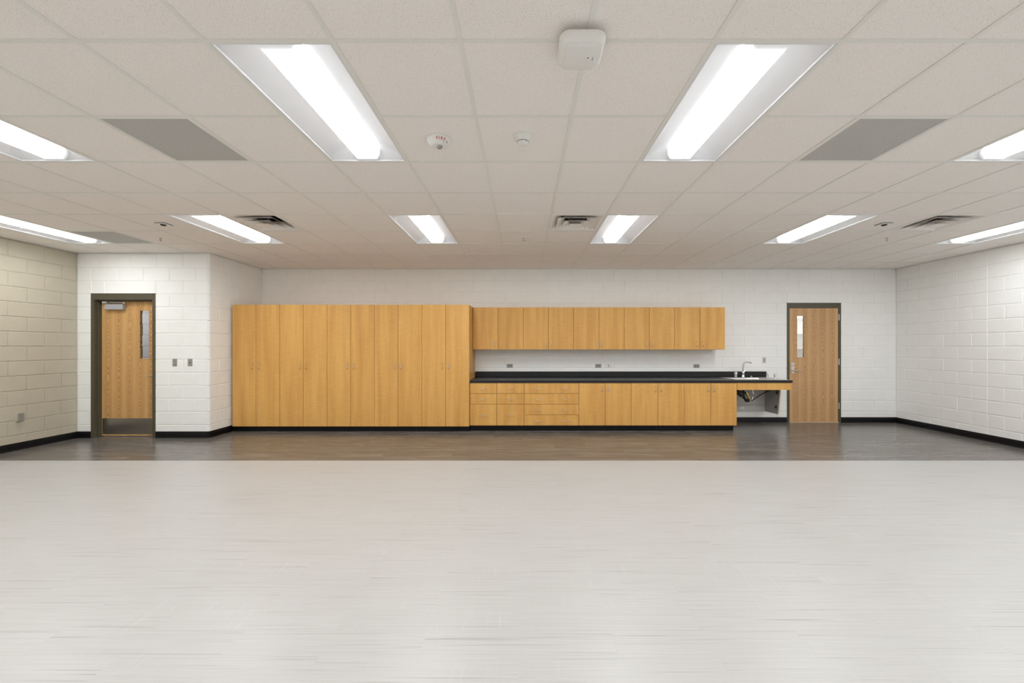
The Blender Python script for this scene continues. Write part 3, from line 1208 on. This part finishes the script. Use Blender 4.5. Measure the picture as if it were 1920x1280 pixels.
rings = [ring(o_, 0.0005), ring([(3.604, 6.604), (4.486, 6.604), (4.486, 7.116), (3.604, 7.116)], 0.006),
         ring([(3.615, 6.615), (4.475, 6.615), (4.475, 7.105), (3.615, 7.105)], 0.006),
         ring(inset((SX0, SX1, SY0, SY1), 0.004), 0.002), ring(inset((SX0, SX1, SY0, SY1), 0.010), -0.01),
         ring(inset((SX0, SX1, SY0, SY1), 0.025), -0.155), ring(inset((SX0, SX1, SY0, SY1), 0.16), -0.165)]
for p, q in zip(rings[:-1], rings[1:]):
    for i in range(4):
        bm.faces.new([p[i], p[(i + 1) % 4], q[(i + 1) % 4], q[i]])
bm.faces.new(rings[-1])
part('basin', bm, M['steel'], sk)
bm = B()
lathe(bm, [(0.04, -0.1645), (0.042, -0.160), (0.03, -0.162)], (0, -0.03, 0), 18)
part('strainer', bm, M['chrome'], sk, smooth=True)

fc = thing('faucet', 'chrome gooseneck faucet with swivelled spout behind the sink', 'faucet', (3.985, 7.06, ZC1 + 0.006))
bm = B()
lathe(bm, [(0.030, 0), (0.030, 0.006), (0.024, 0.014), (0.023, 0.075), (0.026, 0.082), (0.024, 0.10), (0.012, 0.112)], n=18)
part('body', bm, M['chrome'], fc, smooth=True)
bm = B()
arc = [(0, 0, 0.10), (0, 0, 0.20)]
for i in range(1, 9):
    a = PI / 2 * i / 8
    arc.append((0.062 - 0.062 * math.cos(a), -0.0, 0.215 + 0.062 * math.sin(a)))
arc += [(0.10, 0, 0.276), (0.135, 0, 0.270), (0.150, 0, 0.262)]
tube(bm, arc, [0.0112] * (len(arc) - 2) + [0.013, 0.014], 10)
part('spout', bm, M['satin'], fc, smooth=True)
bm = B()
tube(bm, [(-0.02, -0.01, 0.095), (0.01, -0.02, 0.113), (0.055, -0.03, 0.118)], [0.008, 0.007, 0.005], 8)
part('lever_handle', bm, M['chrome'], fc, smooth=True)

sp_ = thing('side_sprayer', 'small chrome domed sprayer left of the gooseneck faucet', 'sprayer', (3.835, 7.03, ZC1 + 0.006))
bm = B()
lathe(bm, [(0.028, 0), (0.028, 0.005), (0.022, 0.010), (0.021, 0.055)], n=18)
part('base', bm, M['steel'], sp_, smooth=True)
bm = B()
lathe(bm, [(0.021, 0.055), (0.029, 0.062), (0.029, 0.075), (0.020, 0.098), (0.009, 0.108)], n=18)
part('head', bm, M['chrome'], sp_, smooth=True)

bb = thing('drinking_bubbler', 'small hooked drinking bubbler on the right deck of the sink', 'bubbler', (4.40, 7.02, ZC1 + 0.006))
bm = B()
lathe(bm, [(0.026, 0), (0.024, 0.010), (0.012, 0.016)], n=16)
part('base', bm, M['chrome'], bb, smooth=True)
bm = B()
tube(bm, [(0, 0, 0.01), (0.012, 0, 0.03), (0.010, 0, 0.055), (-0.012, 0, 0.082)], [0.011, 0.010, 0.009, 0.011], 10)
part('hook', bm, M['satin'], bb, smooth=True)
pv = thing('push_valve', 'chrome push-button valve at the right edge of the sink', 'valve', (4.435, 6.86, ZC1 + 0.006))
bm = B()
lathe(bm, [(0.026, 0), (0.024, 0.010), (0.014, 0.016), (0.013, 0.045), (0.020, 0.050), (0.020, 0.064)], n=16)
part('body', bm, M['chrome'], pv, smooth=True)
bm = B()
lathe(bm, [(0.016, 0.064), (0.015, 0.080), (0.010, 0.084)], n=16)
part('button', bm, M['chrome'], pv, smooth=True)
sp2 = thing('sink_stopper', 'small chrome stopper knob on the front rim of the sink', 'stopper', (4.13, 7.055, ZC1 + 0.006))
bm = B()
lathe(bm, [(0.022, 0), (0.022, 0.006), (0.010, 0.010), (0.010, 0.020), (0.016, 0.024), (0.012, 0.030)], n=16)
part('knob', bm, M['chrome'], sp2, smooth=True)

# knee space below the sink
kp = thing('sink_apron', 'maple apron and grey slanted end panel under the sink', 'sink apron', (E[9] + .002, YBS, 0))
bm = B()
box(bm, 0, X(1484, SB) - E[9] - .002, 0, 0.019, zpx(730.9), ZC0 - 0.001, 0.0015)
part('apron', bm, M['maple'], kp)
xe = 4.515 - E[9] - .002
bm = B()
prism(bm, [(F / 106.8 - YBS, 0.655), (F / 105.9 - YBS, 0.224), (YB - YBS - .001, 0.214), (YB - YBS - .001, ZC0 - .001), (F / 106.8 - YBS, ZC0 - .001)], xe - 0.019, xe, 'X')
ep = part('end_panel', bm, M['grey_lam'], kp)
bm = B()
prism(bm, [(F / 106.8 - YBS, ZC0 - .001), (F / 106.8 - YBS, 0.655), (F / 105.9 - YBS, 0.224), (F / 105.9 - YBS - .004, 0.224), (F / 106.8 - YBS - .004, 0.655), (F / 106.8 - YBS - .004, ZC0 - .001)], xe - 0.0195, xe + 0.0005, 'X')
part('edge_band', bm, M['shelf_edge'], ep)
for yy, zz in ((0.36, 0.605), (0.385, 0.345)):
    bm = B()
    box(bm, xe - 0.030, xe - 0.019, yy, yy + 0.030, zz - 0.026, zz + 0.026, 0.003)
    box(bm, xe - 0.042, xe - 0.030, yy + .010, yy + 0.024, zz - 0.012, zz + 0.012, 0.002)
    part('bracket', bm, M['rubber'], ep)
bm = B()
box(bm, 0, xe - .0195, YB - YBS - 0.016, YB - YBS - .001, 0.330, ZC0 - 0.001)
part('back_panel', bm, M['laminate'], kp)
bm = B()
box(bm, 0, xe - .0195, YB - YBS - 0.030, YB - YBS - .001, 0.218, 0.327, 0.002)
part('rail', bm, M['laminate'], kp)

lb = thing('paper_notice', 'small white notice stuck to the rail under the sink', 'notice', ((1393 - 982) / 100.9, YB - 0.031, 0.277))
bm = B()
box(bm, -0.05, 0.05, -0.0006, 0, -0.034, 0.034)
part('sheet', bm, M['white'], lb)
for w0, w1, z0, z1 in ((-0.048, -0.018, 0.022, 0.030), (0.028, 0.046, 0.022, 0.030), (-0.048, -0.022, -0.030, -0.022), (0.044, 0.047, -0.026, 0.021), (-0.02, 0.047, -0.030, -0.027)):
    bm = B()
    box(bm, w0, w1, -0.0010, -0.0006, z0, z1)
    part('print', bm, M['device'], lb)

pl = thing('drain_pipes', 'dark drain trap and supply hoses hanging under the sink', 'pipes', (3.95, 6.9, 0))
bm = B()
tube(bm, [(-0.06, -0.02, 0.686), (-0.06, -0.02, 0.62), (-0.05, -0.02, 0.52), (-0.01, -0.01, 0.455), (0.03, 0.0, 0.45), (0.06, 0.02, 0.50), (0.062, 0.05, 0.56), (0.062, 0.14, 0.585), (0.062, 0.35, 0.585)], 0.019, 10)
part('trap', bm, M['rubber'], pl, smooth=True)
bm = B()
tube(bm, [(-0.20, -0.06, 0.64), (-0.10, -0.06, 0.565), (-0.02, -0.05, 0.49), (0.02, -0.05, 0.455), (0.06, -0.05, 0.462), (0.10, -0.05, 0.49), (0.24, -0.05, 0.58), (0.40, -0.05, 0.66), (0.43, -0.05, 0.68)], 0.0085, 8)
part('supply_hose', bm, M['rubber'], pl, smooth=True)
bm = B()
tube(bm, [(-0.25, 0.02, 0.64), (-0.15, 0.0, 0.575), (-0.04, -0.02, 0.495), (0.0, -0.03, 0.455)], 0.009, 8)
tube(bm, [(-0.17, -0.01, 0.684), (-0.15, -0.02, 0.60), (-0.10, -0.02, 0.54)], 0.020, 8)
part('drain_hose', bm, M['rubber'], pl, smooth=True)
bm = B()
bm.free()
for pts, r in (([(0.075, -0.06, 0.684), (0.078, -0.06, 0.65)], 0.016), ([(0.078, -0.06, 0.64), (0.088, -0.06, 0.59)], 0.013),
               ([(0.080, -0.06, 0.535), (0.072, -0.06, 0.49)], 0.013), ([(0.03, -0.07, 0.455), (0.05, -0.07, 0.465)], 0.012)):
    bm = B()
    tube(bm, pts, r, 10)
    part('valve', bm, M['chrome'], pl, smooth=True)
bm = B()
tube(bm, [(-0.02, -0.04, 0.62), (0.0, -0.05, 0.56), (0.03, -0.05, 0.50)], 0.020, 10)
part('brass_fitting', bm, M['brass'], pl, smooth=True)
bm = B()
tube(bm, [(-0.06, 0.1, 0.62), (-0.07, 0.1, 0.53), (-0.11, 0.1, 0.462), (-0.16, 0.1, 0.448), (-0.20, 0.1, 0.47), (-0.26, 0.1, 0.60)], 0.0035, 6)
part('wire', bm, M['device'], pl, smooth=True)


# ------------------------------------------------------------------ wall devices
def outlet(name, label, cat, loc, rz, horizontal, kind='duplex', group=None, box_depth=0.0):
    """plate 70 x 115 mm; faces -y at rz = 0"""
    o = thing(name, label, cat, loc, (0, 0, rz), group)
    W_, H_ = (0.1145, 0.070) if horizontal else (0.070, 0.1145)

    def bx(bm, u0, u1, v0, v1, d0, d1, bev=0):
        if horizontal:
            u0, u1, v0, v1 = v0, v1, u0, u1
        box(bm, u0, u1, -d1, -d0, v0, v1, bev)
    D = box_depth
    if D > 0:
        bm = B()
        box(bm, -W_ / 2 + .003, W_ / 2 - .003, -D, 0.012, -H_ / 2 + .003, H_ / 2 - .003, 0.003)
        part('back_box', bm, M['tan_block'], o)
    bm = B()
    box(bm, -W_ / 2, W_ / 2, -D - 0.006, -D + 0.0, -H_ / 2, H_ / 2, 0.002)
    part('plate', bm, M['steel'] if kind == 'gfci' else M['plate'], o)
    if kind == 'duplex':
        for s in (-1, 1):
            bm = B()
            c = s * 0.0195
            pts = rrect(0.034, 0.028, 0.010)
            prism(bm, [(p[0], p[1] + c) if not horizontal else (p[1] + c, p[0]) for p in pts], -D - 0.0085, -D - 0.0055, 'Y')
            r = part('receptacle', bm, M['plate'] if not horizontal else M['device'], o)
            bm = B()
            bx(bm, -0.0085, -0.0055, c - .002, c + .008, D + .0083, D + .0092)
            bx(bm, 0.0055, 0.0085, c - .001, c + .007, D + .0083, D + .0092)
            bx(bm, -0.0025, 0.0025, c - .011, c - .006, D + .0083, D + .0092)
            part('slot', bm, M['dark'], r)
        bm = B()
        lathe(bm, [(0.003, -D - 0.0078), (0.003, -D - 0.005)], n=8, axis='Y')
        part('screw', bm, M['satin'], o)
    elif kind == 'gfci':
        bm = B()
        bx(bm, -0.0165, 0.0165, -0.034, 0.034, D + .005, D + .008, .001)
        r = part('receptacle', bm, M['plate'], o)
        bm = B()
        for c in (-0.021, 0.021):
            bx(bm, -0.0085, -0.0055, c - .004, c + .005, D + .0079, D + .0088)
            bx(bm, 0.0055, 0.0085, c - .004, c + .005, D + .0079, D + .0088)
        bx(bm, -0.007, 0.007, -0.004, 0.003, D + .0079, D + .0092)
        part('slot', bm, M['dark'], r)
    elif kind == 'rocker':
        bm = B()
        bx(bm, -0.0165, 0.0165, -0.034, 0.034, D + .0055, D + .007)
        r = part('switch_frame', bm, M['device'], o)
        bm = B()
        prism(bm, [(-D - .005, -.031), (-D - .0125, -.031), (-D - .0075, .031), (-D - .005, .031)], -0.014, 0.014, 'X')
        part('rocker', bm, M['satin'], r)
        bm = B()
        bx(bm, -0.010, 0.010, 0.010, 0.014, D + .009, D + .0105)
        part('slot', bm, M['dark'], r)
    elif kind == 'toggle':
        bm = B()
        bx(bm, -0.0055, 0.0055, -0.012, 0.012, D + .0055, D + .0068)
        part('switch_frame', bm, M['dark'], o)
        bm = B()
        prism(bm, [(-D - .005, -.003), (-D - .005, .006), (-D - .018, .012), (-D - .020, .006)], -0.004, 0.004, 'X')
        part('toggle', bm, M['steel'], o)
        for s in (-1, 1):
            bm = B()
            lathe(bm, [(0.0045, -D - 0.0078), (0.0045, -D - 0.005)], (0, 0, s * 0.042), 10, 'Y')
            part('screw', bm, M['steel'], o)
    elif kind == 'data':
        pass
    return o


zc = CZ - (685.6 - 650) / 100.3
outlet('wall_outlet', 'horizontal grey outlet above the counter nearest the tall cabinets', 'outlet', ((955.8 - 982) / 100.3, YB, zc), 0, True, group='outlets above the counter')
outlet('wall_outlet', 'horizontal grey outlet above the counter beside the white data plate', 'outlet', ((1121.8 - 982) / 100.3, YB, zc), 0, True, group='outlets above the counter')
outlet('wall_outlet', 'horizontal grey outlet above the counter nearest the faucet', 'outlet', ((1306 - 982) / 100.3, YB, zc - .004), 0, True, group='outlets above the counter')
outlet('gfci_outlet', 'upright outlet plate on the wall between the faucet and the right-hand door', 'outlet', ((1433.2 - 982) / 100.3, YB, CZ - 24.8 / 100.3), 0, False, 'gfci')
outlet('light_switch', 'grey rocker switch plate nearer the left door', 'switch', ((327.6 - 982) / 120.5, YD, CZ - 29.4 / 120.5), 0, False, 'rocker')
outlet('light_switch', 'dark grey toggle switch plate nearer the rounded wall corner', 'switch', ((356.3 - 982) / 120.5, YD, CZ - 29.2 / 120.5), 0, False, 'toggle')
outlet('surface_outlet', 'surface-mounted grey outlet box low on the tan left wall', 'outlet', (XL, 5.345, CZ - 131.5 / 136.4), PI / 2, False, box_depth=0.030)
dp = thing('data_plate', 'small white data plate with two dark ports above the counter', 'data plate', ((1141 - 982) / 100.3, YB, zc))
bm = B()
box(bm, -0.057, 0.057, -0.006, 0.0, -0.035, 0.035, 0.002)
part('plate', bm, M['white'], dp)
for s in (-1, 1):
    bm = B()
    box(bm, -0.008, 0.008, -0.0072, -0.005, s * .0115 - .006, s * .0115 + .006)
    part('port', bm, M['dark'], dp)

# ------------------------------------------------------------------ ceiling devices
# 2 x 4 troffer
tr = None
U0, U1 = G / 2 - BW - 0.001, G - BW - 0.001       # half sizes of the clear opening
light_names = {
    (C_LL, 0): None, (C_RR, 0): None,
    (C_L, 0): 'lit troffer cut off by the left edge of the picture',
    (C_MID_L, 0): 'large lit troffer near the viewer, left of the FIRE alarm',
    (C_MID_R, 0): 'large lit troffer near the viewer, right of the white access point',
    (C_R, 0): 'lit troffer at the right edge of the picture, near the grey grille',
    (C_LL, 4): 'lit troffer above the tan left wall, before the left door',
    (C_L, 4): 'lit far-row troffer between the left supply diffuser and the left door',
    (C_MID_L, 4): 'lit far-row troffer above the tall cabinets',
    (C_MID_R, 4): 'lit far-row troffer beside the middle supply diffuser',
    (C_R, 4): 'lit far-row troffer above the right-hand door',
    (C_RR, 4): 'lit troffer beside the right wall, far row',
}


def make_troffer():
    o = thing('ceiling_light', '', 'ceiling light', (0, 0, H), group='recessed ceiling lights')
    # reflector: two curved wings with turned-down ends
    bm = B()
    nx, ny = 28, 26
    vs = {}
    for i in range(nx + 1):
        u = -1 + 2 * i / nx
        x = U0 * u
        for j in range(ny + 1):
            v = -1 + 2 * j / ny
            v = math.copysign(abs(v) ** 0.55, v)
            y = U1 * v
            fx = min(1.0, (1 - abs(u)) / 0.62)
            fx = math.sin(fx * PI / 2) ** 0.9
            e = min(1.0, (U1 - abs(y)) / 0.085)
            e = math.sqrt(max(0.0, 1 - (1 - e) ** 2))
            vs[i, j] = bm.verts.new((x, y, 0.0125 + 0.0765 * fx * e))
    for i in range(nx):
        for j in range(ny):
            bm.faces.new([vs[i, j], vs[i + 1, j], vs[i + 1, j + 1], vs[i, j + 1]])
    part('reflector', bm, M['white_enamel'], o, smooth=True)
    bm = B()
    for s in (-1, 1):
        a, b = sorted((s * U0, s * (U0 - 0.010)))
        box(bm, a, b, -U1, U1, 0.0005, 0.013, 0.001)
        a, b = sorted((s * U1, s * (U1 - 0.010)))
        box(bm, -U0, U0, a, b, 0.0005, 0.013, 0.001)
    part('rim', bm, M['white_enamel'], o)
    # lens: basket with a nearly flat underside
    lw, ll = 0.090, U1 - 0.042
    prof = [(-lw, 0.080), (-lw * 0.99, 0.045), (-lw * 0.93, 0.018), (-lw * 0.84, 0.010), (lw * 0.84, 0.010),
            (lw * 0.93, 0.018), (lw * 0.99, 0.045), (lw, 0.080)]
    bm = B()
    ra = [bm.verts.new((x, -ll, z)) for x, z in prof]
    rb = [bm.verts.new((x, ll, z)) for x, z in prof]
    for i in range(len(prof) - 1):
        f = bm.faces.new([ra[i], ra[i + 1], rb[i + 1], rb[i]])
        f.material_index = 0 if i == 3 else 1
    part('lens', bm, [M['lens'], M['lens_side']], o)
    for s in (-1, 1):
        bm = B()
        cap = [(-lw - .010, 0.082), (-lw - .008, 0.040), (-lw * 0.97, 0.016), (-lw * 0.84, 0.004), (lw * 0.84, 0.004), (lw * 0.97, 0.016), (lw + .008, 0.040), (lw + .010, 0.082)]
        a, b = sorted((s * ll, s * (ll + 0.014)))
        prism(bm, cap, a, b, 'Y')
        part('end_cap', bm, M['lens_end'], o)
    return o


for c, r in LIGHTS:
    loc = (colx(c) + G / 2, rowy(r) + G, H)
    lab = light_names.get((c, r)) or 'lit troffer outside the picture, behind or beside the viewpoint'
    if tr is None:
        tr = make_troffer()
        tr.location = loc
        tr['label'] = lab
        o = tr
    else:
        o = dup(tr, loc, lab)
    if not light_names.get((c, r)):
        o['group'] = 'ceiling lights outside the picture'

# perforated return grilles
glabs = {(-4, 1): 'dark perforated return grille on the left, nearer the viewer',
         (4, 1): 'dark perforated return grille on the right, nearer the viewer',
         (-9, 5): 'small dark perforated return grille in the far left corner of the ceiling'}
for c, r in GRILLES:
    g = thing('return_grille', glabs[c, r], 'grille', (colx(c) + G / 2, rowy(r) + G / 2, H), group='perforated return grilles')
    u = G / 2 - BW - 0.001
    bm = B()
    for s in (-1, 1):
        a, b = sorted((s * u, s * (u - 0.012)))
        box(bm, a, b, -u, u, 0.0003, 0.010, 0.001)
        box(bm, -u + .012, u - .012, a, b, 0.0003, 0.010, 0.001)
    part('frame', bm, M['grid'], g)
    bm = B()
    box(bm, -u + 0.012, u - 0.012, -u + 0.012, u - 0.012, 0.004, 0.006)
    part('perforated_sheet', bm, M['perf'], g)

# square cone supply diffusers
dlabs = {(-5, 4): 'square louvred supply diffuser over the left side of the tall cabinets',
         (1, 4): 'square louvred supply diffuser in the middle of the ceiling',
         (8, 4): 'square louvred supply diffuser near the right wall'}
for c, r in DIFFS:
    g = thing('supply_diffuser', dlabs[c, r], 'diffuser', (colx(c) + G / 2, rowy(r) + G / 2, H), group='supply diffusers')
    u = G / 2 - BW - 0.001

    def cone(half_out, half_in, z_out, z_in, name, mat, th=0.0015):
        bm = B()
        rs = []
        for h, z in ((half_out, z_out), (half_in, z_in), (half_in, z_in + th * 2), (half_out, z_out + th)):
            rs.append([bm.verts.new((sx * h, sy * h, z)) for sx, sy in ((-1, -1), (1, -1), (1, 1), (-1, 1))])
        for p, q in zip(rs, rs[1:] + rs[:1]):
            for i in range(4):
                bm.faces.new([p[i], p[(i + 1) % 4], q[(i + 1) % 4], q[i]])
        return part(name, bm, mat, g)
    cone(u, u - 0.02, 0.0005, 0.001, 'frame', M['diffuser'], 0.004)
    cone(u - 0.018, 0.17, 0.002, 0.075, 'outer_cone', M['diffuser'])
    cone(0.222, 0.130, -0.010, 0.040, 'louvre', M['diffuser'])
    cone(0.146, 0.068, -0.021, 0.020, 'louvre', M['diffuser'])
    bm = B()
    box(bm, -0.074, 0.074, -0.074, 0.074, -0.031, -0.028)
    part('centre_plate', bm, M['diffuser'], g)
    bm = B()
    lathe(bm, [(0.15, 0.078), (0.15, 0.16), (0.02, 0.165)], n=24, cap=False)
    part('duct_collar', bm, M['duct'], g, smooth=True)
    for k in range(4):
        a = PI / 4 + k * PI / 2
        bm = B()
        tube(bm, [(0.06 * math.cos(a), 0.06 * math.sin(a), 0.002), (0.2 * math.cos(a), 0.2 * math.sin(a), 0.06)], 0.002, 5)
        part('brace', bm, M['satin'], g)
    bm = B()
    prism(bm, [(sx * .27, sy * .27) for sx, sy in ((-1, -1), (1, -1), (1, 1), (-1, 1))], 0.166, 0.17, 'Z')
    part('duct_top', bm, M['duct'], g)

# fire strobe
fx, fy = -0.597, 2.745
fs = thing('fire_alarm_strobe', 'white round ceiling alarm with red FIRE lettering', 'fire alarm', (fx, fy, TZ))
bm = B()
prof = [(0.086, 0.0), (0.088, -0.006), (0.085, -0.014), (0.066, -0.042), (0.062, -0.046), (0.058, -0.046), (0.052, -0.052), (0.0, -0.056)]
lathe(bm, prof[:-1] + [(0.004, -0.056)], n=40)
part('housing', bm, M['white'], fs, smooth=True)
bm = B()
lathe(bm, [(0.021, -0.052), (0.021, -0.060), (0.015, -0.068), (0.004, -0.070)], (0.004, -0.012, 0), 20)
part('strobe_lens', bm, M['grey_lens'], fs, smooth=True)
bm = B()
box(bm, 0.060, 0.064, -0.040, -0.036, -0.046, -0.030)
box(bm, 0.040, 0.044, -0.052, -0.049, -0.050, -0.044)
part('vent_slot', bm, M['device'], fs)
cu = bpy.data.curves.new('fire_text', 'FONT')
cu.body = 'FIRE'
cu.size = 0.027
cu.align_x = 'CENTER'
cu.align_y = 'CENTER'
cu.space_character = 1.4
cu.offset = 0.0006
to = bpy.data.objects.new('fire_text', cu)
col.objects.link(to)
dg = bpy.context.evaluated_depsgraph_get()
tme = bpy.data.meshes.new_from_object(to.evaluated_get(dg))
bpy.data.objects.remove(to)
bm = B()
bm.from_mesh(tme)
for v in bm.verts:
    # wrap onto the cone between (0.085,-0.014) and (0.066,-0.042); text up = towards the ceiling
    t = 0.5 - v.co.y / 0.0338
    rr = 0.0855 + (0.066 - 0.0855) * t + 0.0006
    zz = -0.014 + (-0.042 + 0.014) * t - 0.0006
    ang = -PI / 2 + math.radians(21) + v.co.x / 0.076
    v.co = (rr * math.cos(ang), rr * math.sin(ang), zz)
me = bpy.data.meshes.new('lettering')
bm.to_mesh(me)
bm.free()
me.materials.clear()
me.materials.append(M['red'])
put('lettering', me, fs)

sd = thing('smoke_detector', 'small white round smoke detector right of the FIRE alarm', 'smoke detector', (-0.005, 2.70, TZ))
bm = B()
lathe(bm, [(0.066, 0.0), (0.067, -0.010), (0.062, -0.018), (0.058, -0.020)], n=36)
part('base', bm, M['white'], sd, smooth=True)
bm = B()
lathe(bm, [(0.058, -0.018), (0.050, -0.028), (0.042, -0.040), (0.040, -0.050), (0.030, -0.056), (0.004, -0.058)], n=36)
part('head', bm, M['white'], sd, smooth=True)
bm = B()
lathe(bm, [(0.0415, -0.0425), (0.0425, -0.0425), (0.0415, -0.0465), (0.0405, -0.0465)], n=36)
part('sensor_slot', bm, M['device'], sd, smooth=True)
bm = B()
box(bm, 0.020, 0.024, -0.040, -0.036, -0.056, -0.050)
part('indicator', bm, M['dark'], sd)

# wireless access point hung under the grid
ap = thing('wireless_access_point', 'white rounded square access point hung below the ceiling grid', 'access point', (0.272, 1.855, H))
bm = B()
box(bm, -0.012, 0.012, -0.06, 0.06, -0.012, -0.0006)
box(bm, -0.06, 0.06, -0.06, 0.06, -0.026, -0.010, 0.004)
part('bracket', bm, M['grid'], ap)


def loft(bm, levels):
    rs = []
    for w, r, z in levels:
        rs.append([bm.verts.new((x, y, z)) for x, y in rrect(w, w * 0.98, r, 6)])
    for p, q in zip(rs[:-1], rs[1:]):
        k = len(p)
        for i in range(k):
            bm.faces.new([p[i], p[(i + 1) % k], q[(i + 1) % k], q[i]])
    bm.faces.new(rs[0])
    bm.faces.new(rs[-1])


bm = B()
loft(bm, [(0.205, 0.045, -0.026), (0.212, 0.048, -0.028), (0.216, 0.050, -0.034), (0.2155, 0.050, -0.040), (0.206, 0.046, -0.058), (0.190, 0.040, -0.070), (0.176, 0.035, -0.073)])
part('housing', bm, M['white'], ap, smooth=True)
bm = B()
loft(bm, [(0.150, 0.030, -0.0725), (0.140, 0.026, -0.0765), (0.136, 0.024, -0.077)])
part('cover', bm, M['white'], ap, smooth=True)
bm = B()
lathe(bm, [(0.0035, -0.0765), (0.0035, -0.0776)], (0.035, 0.005, 0), 12)
part('indicator', bm, M['dark'], ap)
bm = B()
for i in range(4):
    box(bm, 0.056, 0.060, 0.000 + i * 0.006, 0.003 + i * 0.006, -0.0776, -0.0765)
part('printed_mark', bm, M['blue'], ap)

# square ceiling sensors
for i, (x, lab) in enumerate(((-4.285, 'small square ceiling sensor with black lens, left side'), (4.285, 'small square ceiling sensor with black lens, right side'))):
    s = thing('ceiling_sensor', lab, 'sensor', (x, 4.625, TZ), group='ceiling sensors')
    bm = B()
    box(bm, -0.062, 0.062, -0.055, 0.055, -0.009, 0.0, 0.0, mi=0)
    part('dark_sides', bm, M['device'], s)  # sides of the plate, coloured darker than its face
    bm = B()
    box(bm, -0.062, 0.062, -0.055, 0.055, -0.012, -0.009, 0.001)
    part('plate', bm, M['diffuser'], s)
    bm = B()
    lathe(bm, [(0.030, -0.0115), (0.028, -0.020), (0.018, -0.026), (0.004, -0.028)], (0, -0.005, 0), 18)
    part('lens', bm, M['rubber'], s, smooth=True)

# sprinklers
for x, lab in ((-4.86, 'pendent sprinkler head left, near the left door wall'), (0.0, 'pendent sprinkler head in the middle of the ceiling'), (4.86, 'pendent sprinkler head right, near the right supply diffuser')):
    s = thing('sprinkler_head', lab, 'sprinkler', (x, 5.20, TZ), group='sprinkler heads')
    bm = B()
    lathe(bm, [(0.036, 0.0), (0.036, -0.003), (0.018, -0.008), (0.012, -0.008)], n=20)
    part('escutcheon', bm, M['diffuser'], s, smooth=True)
    bm = B()
    lathe(bm, [(0.010, -0.006), (0.010, -0.018)], n=12)
    tube(bm, [(-0.010, 0, -0.016), (-0.014, 0, -0.030), (-0.003, 0, -0.048)], 0.0025, 6)
    tube(bm, [(0.010, 0, -0.016), (0.014, 0, -0.030), (0.003, 0, -0.048)], 0.0025, 6)
    tube(bm, [(0, 0, -0.018), (0, 0, -0.046)], 0.003, 6)
    part('frame', bm, M['satin'], s, smooth=True)
    bm = B()
    lathe(bm, [(0.015, -0.048), (0.015, -0.050)], n=14)
    part('deflector', bm, M['satin'], s)
